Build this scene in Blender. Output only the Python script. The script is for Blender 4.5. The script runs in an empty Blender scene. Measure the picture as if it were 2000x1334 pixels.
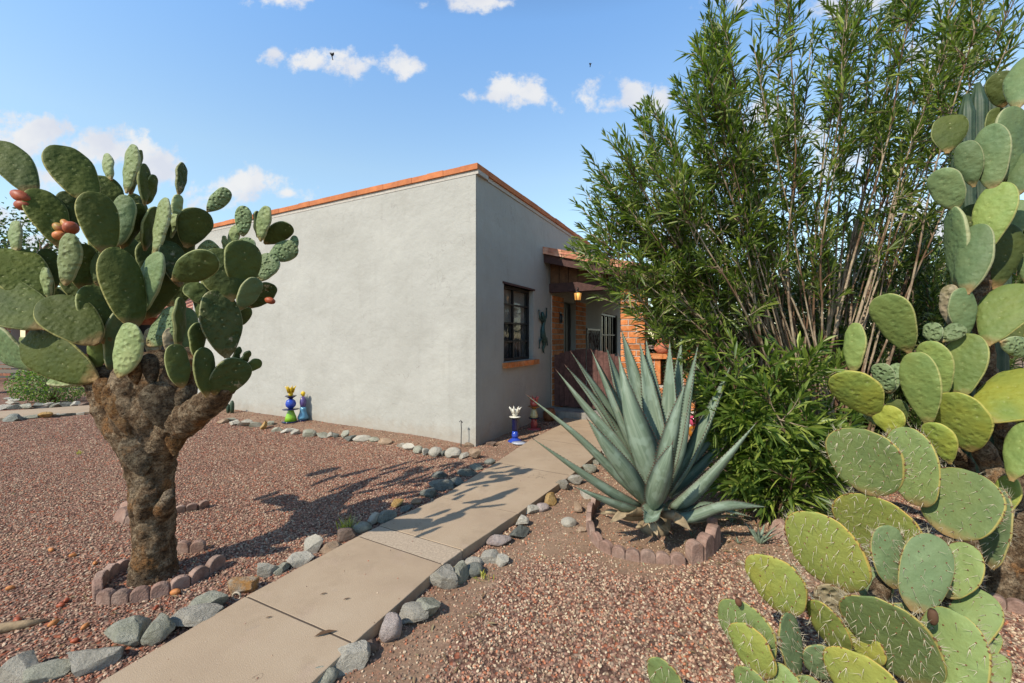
import bpy, bmesh, math, random
import numpy as np
from mathutils import Vector, Matrix, Euler, noise as mnoise

S = bpy.context.scene
ROOT = S.collection
R = math.radians
F = 800.0      # focal length in photo pixels (2000 wide)
HY = 660.0     # horizon row
EYE = 1.55

# ------------------------------------------------------------------ camera
cam_d = bpy.data.cameras.new("camera")
cam = bpy.data.objects.new("camera", cam_d)
ROOT.objects.link(cam)
cam.location = (0, 0, EYE)
cam.rotation_euler = (R(90), 0, 0)
cam_d.sensor_width = 36
cam_d.lens = 36 * F / 2000
cam_d.shift_y = -(667 - HY) / 2000
cam_d.clip_start = 0.05
cam_d.clip_end = 3000
S.camera = cam

# ------------------------------------------------------------------ light
SUN_AZ = 45.0    # light travels towards +X+Y at this azimuth from +Y
SUN_EL = 42.0
sd = bpy.data.lights.new("sun", 'SUN')
sun = bpy.data.objects.new("sun", sd)
ROOT.objects.link(sun)
sd.energy = 4.8
sd.angle = R(0.5)
sd.color = (1.0, 0.92, 0.79)
TRAVEL = Vector((math.sin(R(SUN_AZ)) * math.cos(R(SUN_EL)), math.cos(R(SUN_AZ)) * math.cos(R(SUN_EL)), -math.sin(R(SUN_EL))))
sun.rotation_euler = TRAVEL.to_track_quat('-Z', 'Y').to_euler()
TOSUN = -TRAVEL

S.view_settings.view_transform = 'Standard'
S.view_settings.look = 'None'
S.view_settings.exposure = 0.24
S.view_settings.gamma = 1.0
S.cycles.max_bounces = 6
S.cycles.transparent_max_bounces = 6

# ------------------------------------------------------------------ world
W = bpy.data.worlds.new("World")
S.world = W
W.use_nodes = True
nt = W.node_tree
nt.nodes.clear()
def N(tree, t, **kw):
    n = tree.nodes.new(t)
    for k, v in kw.items():
        setattr(n, k, v)
    return n
wo = N(nt, 'ShaderNodeOutputWorld')
bg = N(nt, 'ShaderNodeBackground')
nt.links.new(bg.outputs[0], wo.inputs[0])
bg.inputs[1].default_value = 0.15
sky = N(nt, 'ShaderNodeTexSky', sky_type='NISHITA')
sky.sun_disc = False
sky.sun_elevation = R(SUN_EL)
sky.sun_rotation = math.atan2(TOSUN.x, TOSUN.y)
sky.altitude = 800
sky.air_density = 1.5
sky.dust_density = 0.0
sky.ozone_density = 3.0
hs = N(nt, 'ShaderNodeHueSaturation')
hs.inputs['Saturation'].default_value = 1.0
hs.inputs['Value'].default_value = 1.0
nt.links.new(sky.outputs[0], hs.inputs['Color'])
tc = N(nt, 'ShaderNodeTexCoord')
sep = N(nt, 'ShaderNodeSeparateXYZ')
nt.links.new(tc.outputs['Generated'], sep.inputs[0])
def M(tree, op, a, b=None, clamp=False):
    n = N(tree, 'ShaderNodeMath', operation=op)
    n.use_clamp = clamp
    for i, v in enumerate((a, b)):
        if v is None: continue
        if isinstance(v, (int, float)): n.inputs[i].default_value = v
        else: tree.links.new(v, n.inputs[i])
    return n.outputs[0]
# clouds live in direction space: azimuth tangent and elevation tangent of the view ray
yy = M(nt, 'MAXIMUM', M(nt, 'ABSOLUTE', sep.outputs[1]), 0.05)
cu = M(nt, 'DIVIDE', sep.outputs[0], yy)
cv = M(nt, 'DIVIDE', sep.outputs[2], yy)
comb = N(nt, 'ShaderNodeCombineXYZ')
nt.links.new(cu, comb.inputs[0]); nt.links.new(cv, comb.inputs[1])
nt.links.new(M(nt, 'SIGN', sep.outputs[1]), comb.inputs[2])
cn = N(nt, 'ShaderNodeTexNoise')
cn.inputs['Scale'].default_value = 13
cn.inputs['Detail'].default_value = 7
cn.inputs['Roughness'].default_value = 0.62
nt.links.new(comb.outputs[0], cn.inputs['Vector'])
CLOUDS = [  # px, py, rx, ry, weight
    (535, 106, 34, 20, .9), (612, 118, 62, 28, 1.0), (690, 132, 50, 30, 1.1), (775, 130, 48, 30, 1.2), (655, 104, 50, 20, .9), (720, 118, 30, 20, .8),
    (1010, 178, 60, 42, 1.25), (1040, 188, 50, 30, 1.1), (965, 190, 30, 18, .9), (922, 190, 26, 16, .6), (1145, 190, 36, 28, .65),
    (1240, 178, 44, 38, 1.25), (1220, 200, 60, 22, 1.0), (1290, 200, 50, 30, 1.0),
    (50, 262, 95, 50, 1.35), (10, 290, 70, 40, 1.3), (225, 296, 110, 46, 1.4), (300, 330, 60, 45, 1.25), (150, 320, 110, 45, 1.0), (100, 350, 100, 40, .8),
    (490, 356, 80, 30, 1.2), (565, 376, 50, 14, .7), (390, 395, 60, 40, .95), (60, 430, 90, 70, 1.0), (100, 470, 90, 40, .95),
    (925, 2, 80, 20, .9), (560, -8, 60, 18, .7),
    (1700, 10, 160, 30, 1.0), (1520, -20, 120, 40, .9), (1850, 110, 90, 50, 1.05), (1960, 200, 90, 60, 1.05), (1480, 235, 60, 45, 1.0), (1560, 250, 70, 45, .9),
    (1780, 430, 100, 70, 1.0), (1350, 470, 120, 60, .7), (1640, 330, 90, 60, .85), (2150, 150, 150, 80, 1.0), (-200, 330, 160, 70, 1.0), (2400, 380, 250, 90, 1.0), (-500, 200, 200, 60, 1.0),
]
field = None
for (px, py, rx, ry, wt) in CLOUDS:
    a = M(nt, 'MULTIPLY', M(nt, 'SUBTRACT', cu, (px - 1000) / F), F / rx)
    b = M(nt, 'MULTIPLY', M(nt, 'SUBTRACT', cv, (HY - py) / F), F / ry)
    d = M(nt, 'SQRT', M(nt, 'ADD', M(nt, 'MULTIPLY', a, a), M(nt, 'MULTIPLY', b, b)))
    f = M(nt, 'MULTIPLY', M(nt, 'SUBTRACT', 1.25, d), wt)
    field = f if field is None else M(nt, 'MAXIMUM', field, f)
nz = M(nt, 'MULTIPLY', M(nt, 'SUBTRACT', cn.outputs[0], 0.5), 4.2)
dens = M(nt, 'ADD', M(nt, 'MAXIMUM', field, -1.0), nz)
dens = M(nt, 'MULTIPLY', M(nt, 'SUBTRACT', dens, 0.22), 1.1, True)
dens = M(nt, 'MULTIPLY', dens, M(nt, 'GREATER_THAN', sep.outputs[2], 0.0))
sm = N(nt, 'ShaderNodeMapRange', interpolation_type='SMOOTHSTEP')
sm.inputs['To Max'].default_value = 0.93
nt.links.new(dens, sm.inputs[0])
cn2 = N(nt, 'ShaderNodeTexNoise')
cn2.inputs['Scale'].default_value = 9
cn2.inputs['Detail'].default_value = 3
nt.links.new(comb.outputs[0], cn2.inputs['Vector'])
cr = N(nt, 'ShaderNodeValToRGB')
cr.color_ramp.elements[0].position = .35; cr.color_ramp.elements[0].color = (4.1, 4.25, 4.7, 1)
cr.color_ramp.elements[1].position = .62; cr.color_ramp.elements[1].color = (5.0, 5.0, 5.0, 1)
nt.links.new(cn2.outputs[0], cr.inputs[0])
# photo sky: tint of the sky texture towards a clear desert blue
tint = N(nt, 'ShaderNodeMix', data_type='RGBA', blend_type='MULTIPLY')
tint.inputs[0].default_value = 1.0
nt.links.new(hs.outputs[0], tint.inputs[6])
tr_ = N(nt, 'ShaderNodeValToRGB')
for e_, (p_, c_) in zip([tr_.color_ramp.elements[0], tr_.color_ramp.elements[1], tr_.color_ramp.elements.new(.5), tr_.color_ramp.elements.new(.6), tr_.color_ramp.elements.new(.7)],
                        [(.0, (.92, .98, 1.05, 1)), (1.0, (.15, .18, .22, 1)), (.36, (1.42, 1.36, 1.22, 1)), (.61, (1.20, 1.43, 1.56, 1)), (.82, (.50, .60, .70, 1))]):
    e_.position = p_; e_.color = c_
nt.links.new(M(nt, 'MULTIPLY', sep.outputs[2], 1.0, True), tr_.inputs[0])
nt.links.new(tr_.outputs[0], tint.inputs[7])
cmix = N(nt, 'ShaderNodeMix', data_type='RGBA')
nt.links.new(sm.outputs[0], cmix.inputs[0])
nt.links.new(tint.outputs[2], cmix.inputs[6])
nt.links.new(cr.outputs[0], cmix.inputs[7])
nt.links.new(cmix.outputs[2], bg.inputs[0])

# ------------------------------------------------------------------ helpers
def P(px, py, Y):
    return Vector(((px - 1000) / F * Y, Y, EYE - (py - HY) / F * Y))
def G(px, py, z=-0.05):
    Y = (EYE - z) * F / (py - HY)
    return Vector(((px - 1000) / F * Y, Y, z))

def setp(o, label=None, cat=None, group=None, kind=None):
    if label: o['label'] = label
    if cat: o['category'] = cat
    if group: o['group'] = group
    if kind: o['kind'] = kind
    return o
def empty(name, loc=(0, 0, 0), label=None, cat=None, group=None):
    o = bpy.data.objects.new(name, None)
    ROOT.objects.link(o)
    o.location = loc
    o.empty_display_size = 0.1
    return setp(o, label, cat, group)
def link(name, me, mats, parent=None, matrix=None):
    """matrix is in world space; a parented object is placed relative to its parent"""
    o = bpy.data.objects.new(name, me)
    ROOT.objects.link(o)
    if mats is not None:
        for m in (mats if isinstance(mats, (list, tuple)) else [mats]):
            me.materials.append(m)
    mw = matrix if matrix is not None else Matrix.Identity(4)
    if parent is not None:
        o.parent = parent
        o.matrix_basis = WM(parent).inverted() @ mw
    else:
        o.matrix_basis = mw
    return o
def WM(o):
    m = o.matrix_basis.copy()
    while o.parent is not None:
        o = o.parent
        m = o.matrix_basis @ m
    return m
def mesh(name, verts, faces, smooth=True, mi=None):
    me = bpy.data.meshes.new(name)
    me.from_pydata([tuple(v) for v in verts], [], faces)
    if smooth:
        me.polygons.foreach_set('use_smooth', [True] * len(me.polygons))
    if mi is not None:
        me.polygons.foreach_set('material_index', mi)
    me.update()
    return me
def npmesh(name, V, Fq, smooth=False, mi=None):
    """V (n,3) array, Fq (m,k) array of faces with k corners"""
    me = bpy.data.meshes.new(name)
    V = np.asarray(V, dtype=np.float32); Fq = np.asarray(Fq, dtype=np.int32)
    m, k = Fq.shape
    me.vertices.add(len(V)); me.vertices.foreach_set('co', V.ravel())
    me.loops.add(m * k); me.loops.foreach_set('vertex_index', Fq.ravel())
    me.polygons.add(m)
    me.polygons.foreach_set('loop_start', np.arange(0, m * k, k, dtype=np.int32))
    me.polygons.foreach_set('loop_total', np.full(m, k, dtype=np.int32))
    me.polygons.foreach_set('use_smooth', np.full(m, smooth))
    if mi is not None:
        me.polygons.foreach_set('material_index', np.asarray(mi, dtype=np.int32))
    me.update(calc_edges=True)
    return me

class MB:
    """collects boxes, tubes and lathes into one mesh"""
    def __init__(s): s.v = []; s.f = []; s.m = []; s.sm = []
    def add(s, vs, fs, mi=0, smooth=False):
        k = len(s.v)
        s.v += [Vector(v) for v in vs]
        for f in fs:
            s.f.append([k + i for i in f]); s.m.append(mi); s.sm.append(smooth)
    def box(s, o, ax, ay, az, mi=0):
        """corner o and three edge vectors"""
        o, ax, ay, az = Vector(o), Vector(ax), Vector(ay), Vector(az)
        c = [o, o + ax, o + ax + ay, o + ay]
        vs = c + [p + az for p in c]
        fs = [(0, 3, 2, 1), (4, 5, 6, 7), (0, 1, 5, 4), (1, 2, 6, 5), (2, 3, 7, 6), (3, 0, 4, 7)]
        if ax.cross(ay).dot(az) < 0: fs = [tuple(reversed(f)) for f in fs]
        s.add(vs, fs, mi)
    def tube(s, pts, radii, n=8, mi=0, cap=True):
        pts = [Vector(p) for p in pts]
        if isinstance(radii, (int, float)): radii = [radii] * len(pts)
        vs, fs = [], []
        up = Vector((0, 0, 1))
        T0 = (pts[1] - pts[0]).normalized()
        a = T0.cross(up)
        if a.length < .1: a = T0.cross(Vector((1, 0, 0)))
        a.normalize()
        for i, p in enumerate(pts):
            T = (pts[min(i + 1, len(pts) - 1)] - pts[max(i - 1, 0)]).normalized()
            a = (a - T * a.dot(T))
            if a.length < 1e-6: a = T.orthogonal()
            a.normalize(); b = T.cross(a)
            for k in range(n):
                t = 2 * math.pi * k / n
                vs.append(p + (a * math.cos(t) + b * math.sin(t)) * radii[i])
        for i in range(len(pts) - 1):
            for k in range(n):
                fs.append((i * n + k, i * n + (k + 1) % n, (i + 1) * n + (k + 1) % n, (i + 1) * n + k))
        if cap:
            fs.append(tuple(reversed(range(n)))); fs.append(tuple((len(pts) - 1) * n + k for k in range(n)))
        s.add(vs, fs, mi, True)
    def lathe(s, c, prof, n=20, mi=0, sx=1, sy=1):
        """prof = [(r,z)...] bottom to top"""
        c = Vector(c); vs = []; fs = []
        for (r, z) in prof:
            for k in range(n):
                t = 2 * math.pi * k / n
                vs.append(c + Vector((r * sx * math.cos(t), r * sy * math.sin(t), z)))
        for i in range(len(prof) - 1):
            for k in range(n):
                fs.append((i * n + k, i * n + (k + 1) % n, (i + 1) * n + (k + 1) % n, (i + 1) * n + k))
        fs.append(tuple(reversed(range(n)))); fs.append(tuple((len(prof) - 1) * n + k for k in range(n)))
        s.add(vs, fs, mi, True)
    def build(s, name, mats, parent=None, matrix=None):
        mw = matrix if matrix is not None else (WM(parent) if parent is not None else Matrix.Identity(4))
        inv = mw.inverted()
        me = bpy.data.meshes.new(name)
        me.from_pydata([tuple(inv @ v) for v in s.v], [], s.f)
        me.polygons.foreach_set('use_smooth', s.sm)
        me.polygons.foreach_set('material_index', s.m)
        me.update()
        return link(name, me, mats, parent, mw)

# ------------------------------------------------------------------ materials
def mat(name, col, rough=.8, var=0.0, vscale=5, bump=0.0, bscale=40, col2=None, c2scale=3, c2lo=.45, c2hi=.6, spec=.3, metal=0, coords='Object',
        bdetail=6, isl=0.0, objv=0.0, emit=None, transl=0.0, bdist=0.01):
    m = bpy.data.materials.new(name)
    m.use_nodes = True
    t = m.node_tree
    b = t.nodes['Principled BSDF']
    b.inputs['Roughness'].default_value = rough
    b.inputs['Specular IOR Level'].default_value = spec
    b.inputs['Metallic'].default_value = metal
    tcn = N(t, 'ShaderNodeTexCoord')
    src = tcn.outputs[coords] if coords != 'World' else N(t, 'ShaderNodeNewGeometry').outputs['Position']
    c = (*col, 1)
    out = None
    if col2 is not None:
        n1 = N(t, 'ShaderNodeTexNoise'); n1.inputs['Scale'].default_value = c2scale; n1.inputs['Detail'].default_value = 6
        n1.inputs['Roughness'].default_value = .6
        t.links.new(src, n1.inputs['Vector'])
        mr = N(t, 'ShaderNodeMapRange'); mr.inputs[1].default_value = c2lo; mr.inputs[2].default_value = c2hi
        t.links.new(n1.outputs[0], mr.inputs[0])
        mx = N(t, 'ShaderNodeMix', data_type='RGBA')
        t.links.new(mr.outputs[0], mx.inputs[0]); mx.inputs[6].default_value = c; mx.inputs[7].default_value = (*col2, 1)
        out = mx.outputs[2]
    if var > 0:
        n2 = N(t, 'ShaderNodeTexNoise'); n2.inputs['Scale'].default_value = vscale; n2.inputs['Detail'].default_value = 8
        n2.inputs['Roughness'].default_value = .65
        t.links.new(src, n2.inputs['Vector'])
        mr = N(t, 'ShaderNodeMapRange'); mr.inputs[1].default_value = .3; mr.inputs[2].default_value = .7
        mr.inputs[3].default_value = 1 - var; mr.inputs[4].default_value = 1 + var
        t.links.new(n2.outputs[0], mr.inputs[0])
        vm = N(t, 'ShaderNodeVectorMath', operation='SCALE')
        if out is None: vm.inputs[0].default_value = col
        else: t.links.new(out, vm.inputs[0])
        t.links.new(mr.outputs[0], vm.inputs['Scale'])
        out = vm.outputs[0]
    if isl > 0 or objv > 0:
        if isl > 0: rnd = N(t, 'ShaderNodeNewGeometry').outputs['Random Per Island']; a = isl
        else: rnd = N(t, 'ShaderNodeObjectInfo').outputs['Random']; a = objv
        mr = N(t, 'ShaderNodeMapRange'); mr.inputs[3].default_value = 1 - a; mr.inputs[4].default_value = 1 + a
        t.links.new(rnd, mr.inputs[0])
        vm = N(t, 'ShaderNodeVectorMath', operation='SCALE')
        if out is None: vm.inputs[0].default_value = col
        else: t.links.new(out, vm.inputs[0])
        t.links.new(mr.outputs[0], vm.inputs['Scale'])
        out = vm.outputs[0]
    if out is None: b.inputs['Base Color'].default_value = c
    else: t.links.new(out, b.inputs['Base Color'])
    if bump > 0:
        n3 = N(t, 'ShaderNodeTexNoise'); n3.inputs['Scale'].default_value = bscale; n3.inputs['Detail'].default_value = bdetail
        t.links.new(src, n3.inputs['Vector'])
        bp = N(t, 'ShaderNodeBump'); bp.inputs['Strength'].default_value = bump; bp.inputs['Distance'].default_value = bdist
        t.links.new(n3.outputs[0], bp.inputs['Height'])
        t.links.new(bp.outputs[0], b.inputs['Normal'])
    if emit:
        b.inputs['Emission Color'].default_value = (*emit[0], 1); b.inputs['Emission Strength'].default_value = emit[1]
    if transl > 0:
        o = t.nodes['Material Output']
        tr = N(t, 'ShaderNodeBsdfTranslucent')
        if out is None: tr.inputs[0].default_value = c
        else: t.links.new(out, tr.inputs[0])
        ms = N(t, 'ShaderNodeMixShader'); ms.inputs[0].default_value = transl
        t.links.new(b.outputs[0], ms.inputs[1]); t.links.new(tr.outputs[0], ms.inputs[2])
        t.links.new(ms.outputs[0], o.inputs[0])
    return m

def bare(name):
    m = bpy.data.materials.new(name); m.use_nodes = True
    return m, m.node_tree, m.node_tree.nodes['Principled BSDF']
def ramp(t, src, stops, interp='LINEAR'):
    r = N(t, 'ShaderNodeValToRGB'); r.color_ramp.interpolation = interp
    el = r.color_ramp.elements
    while len(el) < len(stops): el.new(.5)
    for e, (p, c) in zip(el, stops):
        e.position = p; e.color = (*c, 1)
    t.links.new(src, r.inputs[0])
    return r.outputs[0]
def mixc(t, fac, a, b, mode='MIX'):
    m = N(t, 'ShaderNodeMix', data_type='RGBA', blend_type=mode)
    for i, v in ((0, fac), (6, a), (7, b)):
        if isinstance(v, (int, float)): m.inputs[i].default_value = v
        elif isinstance(v, tuple): m.inputs[i].default_value = (*v, 1)
        else: t.links.new(v, m.inputs[i])
    return m.outputs[2]
def noise(t, src, scale, detail=6, rough=.6):
    n = N(t, 'ShaderNodeTexNoise')
    n.inputs['Scale'].default_value = scale; n.inputs['Detail'].default_value = detail; n.inputs['Roughness'].default_value = rough
    t.links.new(src, n.inputs['Vector'])
    return n.outputs[0]
def mrange(t, src, a, b, c=0.0, d=1.0):
    n = N(t, 'ShaderNodeMapRange')
    for i, v in enumerate((a, b, c, d)): n.inputs[1 + i].default_value = v
    t.links.new(src, n.inputs[0])
    return n.outputs[0]
def bumpn(t, h, strength, dist, bsdf, prev=None):
    bp = N(t, 'ShaderNodeBump'); bp.inputs['Strength'].default_value = strength; bp.inputs['Distance'].default_value = dist
    t.links.new(h, bp.inputs['Height'])
    if prev is not None: t.links.new(prev, bp.inputs['Normal'])
    t.links.new(bp.outputs[0], bsdf.inputs['Normal'])
    return bp.outputs[0]

GRAVEL = [(0.345, 0.179, 0.124), (0.259, 0.136, 0.098), (0.397, 0.226, 0.163), (0.19, 0.102, 0.071), (0.363, 0.197, 0.136), (0.311, 0.175, 0.124), (0.483, 0.328, 0.228), (0.233, 0.161, 0.117), (0.431, 0.153, 0.084), (0.535, 0.394, 0.28), (0.147, 0.088, 0.065), (0.345, 0.226, 0.15)]

# ------------------------------------------------------------------ ground
# stations of the front walk: left edge, right edge (world x, y)
WALK = [((-2.46, .70), (-1.55, .48)), ((-1.955, 1.62), (-1.03, 1.50)), ((-1.60, 2.46), (-.806, 2.08)), ((-1.206, 3.206), (-.474, 2.805)),
        ((-1.097, 3.38), (-.36, 2.99)), ((-.698, 3.99), (.055, 3.62)), ((-.20, 5.10), (.66, 4.62)), ((.32, 6.35), (1.30, 5.75)), ((.86, 7.30), (1.95, 6.72)), ((1.02, 8.10), (2.18, 7.50))]
wl = np.array([a for a, b in WALK]); wr = np.array([b for a, b in WALK])
def walk_side(x, y):
    """signed distance-like: <0 left of left edge, 0..1 in walk, >1 right"""
    xl = np.interp(y, wl[:, 1], wl[:, 0]); xr = np.interp(y, wr[:, 1], wr[:, 0])
    return (x - xl) / np.maximum(xr - xl, .3), xl, xr
C0 = Vector((-.52, 5.96, 0))
dL = Vector((-.889, .459, 0)).normalized()     # along the sunlit wall, away
dR = Vector((.459, .889, 0)).normalized()     # along the shaded wall, away
def sst(a, b, x):
    t = np.clip((x - a) / (b - a), 0, 1); return t * t * (3 - 2 * t)
def vnoise(x, y, s=1.0, seed=0):
    r = 0
    for k, (fx, fy, ph) in enumerate([(1.3, .7, 0), (-.8, 1.5, 1.7), (2.3, 1.1, 4.1), (1.7, -2.6, 2.2), (3.9, 3.1, .6), (-4.7, 2.9, 5.1)]):
        r = r + np.sin((x * fx + y * fy) * s + ph + seed) / (1 + .5 * k)
    return r / 3
def ground_h(x, y):
    x = np.asarray(x, float); y = np.asarray(y, float)
    s, xl, xr = walk_side(x, y)
    near = (y < 8.2) & (y > 0)
    h = -.035 - .035 * sst(.3, 1.0, s) * np.where(near, 1, .6)
    h = h - .06 * ((s > .06) & (s < .94) & near)
    # raised strip along the sunlit wall
    dwall = (x - C0.x) * (-dR.x) + (y - C0.y) * (-dR.y)      # distance in front of the wall
    u = (x - C0.x) * dL.x + (y - C0.y) * dL.y
    h = h + .055 * (1 - sst(.25, .8, dwall)) * sst(-.2, 1.2, u) * (dwall > -1)
    h = h + .012 * vnoise(x, y, 2.2)
    return h
def gz(x, y): return float(ground_h(x, y))
def GG(px, py):
    """pixel to the real ground surface"""
    p = G(px, py)
    for _ in range(4): p = G(px, py, gz(p.x, p.y))
    return p
def dirtmask(x, y):
    """0 gravel, 1 bare dirt"""
    s, xl, xr = walk_side(x, y)
    n = vnoise(x, y, 3.1, 2) * .25 + vnoise(x, y, 8, 5) * .18
    dwall = (x - C0.x) * (-dR.x) + (y - C0.y) * (-dR.y)
    u = (x - C0.x) * dL.x + (y - C0.y) * dL.y
    m = sst(.62, .45, dwall + n * .25) * (dwall > 0) * (u > -1.2) * .9
    right = sst(1.0, 1.1, s)
    # bare soil right of the walk around the agave
    d1 = np.sqrt(((x - 1.15) / 1.25) ** 2 + ((y - 3.75) / 1.0) ** 2)
    m = np.maximum(m, right * sst(1.1, .75, d1 + n))
    d2 = np.abs((x - xr) - .22) / .28
    m = np.maximum(m, right * sst(1.1, .5, d2 + n) * .8)
    m = np.maximum(m, right * sst(4.3, 4.9, y + n) * .85)
    d3 = np.sqrt(((x - 2.2) / .8) ** 2 + ((y - 2.9) / .4) ** 2)
    m = np.maximum(m, sst(1.1, .7, d3 + n) * .8)
    # tan patch by the corner of the house and along the shaded wall
    d4 = np.sqrt(((x - .25) / .7) ** 2 + ((y - 6.2) / 1.0) ** 2)
    m = np.maximum(m, sst(1.0, .7, d4) * (s < 0.02))
    return np.clip(m, 0, 1)

def axis(vals):
    a = []
    for (lo, hi, st) in vals: a += list(np.arange(lo, hi, st))
    return np.array(a)
xs = np.concatenate([[-1500, -400, -120, -50, -25], axis([(-14, -5, .25), (-5, 4, .06), (4, 12, .25)]), [12, 25, 50, 120, 400, 1500]])
ys = np.concatenate([[-1500, -300, -60, -15, -4, -1], axis([(0, 7, .06), (7, 14, .2)]), [14, 20, 30, 60, 150, 400, 1500]])
XX, YY = np.meshgrid(xs, ys)
ZZ = ground_h(XX, YY)
V = np.stack([XX, YY, ZZ], -1).reshape(-1, 3)
nx, ny = len(xs), len(ys)
idx = np.arange(nx * ny).reshape(ny, nx)
Fq = np.stack([idx[:-1, :-1], idx[:-1, 1:], idx[1:, 1:], idx[1:, :-1]], -1).reshape(-1, 4)
gme = npmesh("ground", V, Fq, True)
at = gme.attributes.new('dirt', 'FLOAT', 'POINT')
at.data.foreach_set('value', dirtmask(V[:, 0], V[:, 1]).astype(np.float32))
gm, t, b = bare("gravel ground")
b.inputs['Roughness'].default_value = .95; b.inputs['Specular IOR Level'].default_value = .15
pos = N(t, 'ShaderNodeNewGeometry').outputs['Position']
vo = N(t, 'ShaderNodeTexVoronoi'); vo.inputs['Scale'].default_value = 48; t.links.new(pos, vo.inputs['Vector'])
sepc = N(t, 'ShaderNodeSeparateColor'); t.links.new(vo.outputs['Color'], sepc.inputs[0])
gcol = ramp(t, sepc.outputs[0], [(i / 12, c) for i, c in enumerate(GRAVEL)], 'CONSTANT')
gcol = mixc(t, 1.0, gcol, ramp(t, vo.outputs['Distance'], [(0.2, (1, 1, 1)), (.8, (.35, .3, .3))]), 'MULTIPLY')
dcol = ramp(t, noise(t, pos, 2.5, 8), [(.3, (.25, .145, .088)), (.55, (.35, .22, .14)), (.75, (.43, .30, .20))])
dcol = mixc(t, mrange(t, noise(t, pos, 90, 4), .35, .65), dcol, (.22, .15, .1))
da = N(t, 'ShaderNodeAttribute'); da.attribute_name = 'dirt'
t.links.new(mixc(t, da.outputs['Fac'], gcol, dcol), b.inputs['Base Color'])
n1 = bumpn(t, vo.outputs['Distance'], -.9, .014, b)
bumpn(t, noise(t, pos, 60, 8), .5, .012, b, n1)
setp(link("ground", gme, gm), kind='structure', label='reddish crushed gravel yard with patches of bare tan soil')

# ------------------------------------------------------------------ gravel stones
def pebble_mesh(i):
    rnd = random.Random(100 + i)
    bm = bmesh.new(); bmesh.ops.create_icosphere(bm, subdivisions=1, radius=1)
    sx, sy, sz = rnd.uniform(.8, 1.25), rnd.uniform(.65, 1.0), rnd.uniform(.45, .75)
    for v in bm.verts:
        k = rnd.uniform(.72, 1.12)
        v.co = Vector((v.co.x * sx * k, v.co.y * sy * k, v.co.z * sz * k))
    me = bpy.data.meshes.new("pebble"); bm.to_mesh(me); bm.free()
    return me
pm, t, b = bare("gravel stone")
b.inputs['Roughness'].default_value = .85; b.inputs['Specular IOR Level'].default_value = .25
oi = N(t, 'ShaderNodeObjectInfo')
pc = ramp(t, oi.outputs['Random'], [(i / 12, c) for i, c in enumerate(GRAVEL)], 'CONSTANT')
tco = N(t, 'ShaderNodeTexCoord').outputs['Object']
pc = mixc(t, 1.0, pc, ramp(t, noise(t, tco, 3, 4), [(.3, (.8, .8, .8)), (.7, (1.25, 1.25, 1.25))]), 'MULTIPLY')
sx_ = N(t, 'ShaderNodeSeparateXYZ'); t.links.new(oi.outputs['Location'], sx_.inputs[0])
pc = mixc(t, mrange(t, M(t, 'ADD', sx_.outputs[0], M(t, 'MULTIPLY', sx_.outputs[1], -.4)), -1.6, -1.2, 0, .8), pc, mixc(t, 1.0, pc, (1.14, 1.24, 1.2), 'MULTIPLY'))
patch = mrange(t, noise(t, oi.outputs['Location'], 1.1, 3), .35, .68)
pc = mixc(t, patch, pc, mixc(t, 1.0, pc, (1.12, 1.15, 1.1), 'MULTIPLY'))
t.links.new(pc, b.inputs['Base Color'])
pcol = bpy.data.collections.new("pebbles")
for i in range(10):
    me = pebble_mesh(i); me.materials.append(pm)
    o = bpy.data.objects.new("pebble", me); pcol.objects.link(o)
rs = np.random.RandomState(7)
def house_mask(x, y):
    a = (x - C0.x) * dR.x + (y - C0.y) * dR.y
    u = (x - C0.x) * dL.x + (y - C0.y) * dL.y
    return (a > -.01) & (u > -.01) & (u < 7.8)
def scatter(n, x0, x1, y0, y1, smin, smax, zoff, keep):
    x = rs.uniform(x0, x1, n); y = rs.uniform(y0, y1, n)
    s, xl, xr = walk_side(x, y)
    ok = (x > -.0 - y * 1.32) & (x < y * 1.32) & ~((s > -.015) & (s < 1.015) & (y < 8.4)) & ~house_mask(x, y)
    ok &= rs.rand(n) < keep(x, y)
    x, y = x[ok], y[ok]
    sc = rs.uniform(smin, smax, len(x)) * rs.uniform(.75, 1.15, len(x))
    z = ground_h(x, y) + sc * zoff
    return np.stack([x, y, z, sc], -1)
far_path = lambda x, y: (y - 8.05) > (x + 9.1) * .9 - .6
base_keep = lambda x, y: 1 - .93 * dirtmask(x, y)
A = scatter(250000, -9, 4, 1.4, 6.0, .0055, .0105, .35, lambda x, y: base_keep(x, y) * (x > -y * 1.3))
B = scatter(100000, -13, 1, 6.0, 12, .008, .0125, .3, lambda x, y: base_keep(x, y) * ((y < 8.3 + (x + 8.7) * .78) | (x > -7.2)) * (y < 10.5 + x * 0))
D = scatter(95000, -2, 4, 1.4, 8.0, .003, .0085, .25, lambda x, y: dirtmask(x, y) * .8)
D2 = scatter(12000, -9, 1, 5.8, 10.2, .005, .012, .25, lambda x, y: dirtmask(x, y))
xg = rs.uniform(-2.4, 2.4, 9000); yg = rs.uniform(1.5, 8.0, 9000); sg_, _a, _b = walk_side(xg, yg)
eg = np.minimum(sg_, 1 - sg_)
kg = (eg > .005) & (rs.rand(9000) < (.035 + .9 * np.exp(-eg / .018)))
E = np.stack([xg[kg], yg[kg], np.full(kg.sum(), .0015), rs.uniform(.0015, .006, kg.sum())], -1)
pts = np.concatenate([A, B, D, D2, E])
pme = bpy.data.meshes.new("gravel")
pme.vertices.add(len(pts)); pme.vertices.foreach_set('co', pts[:, :3].astype(np.float32).ravel())
at = pme.attributes.new('sc', 'FLOAT', 'POINT'); at.data.foreach_set('value', pts[:, 3].astype(np.float32))
rot = rs.uniform(-math.pi, math.pi, (len(pts), 3)).astype(np.float32); rot[:, :2] *= .25
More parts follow.
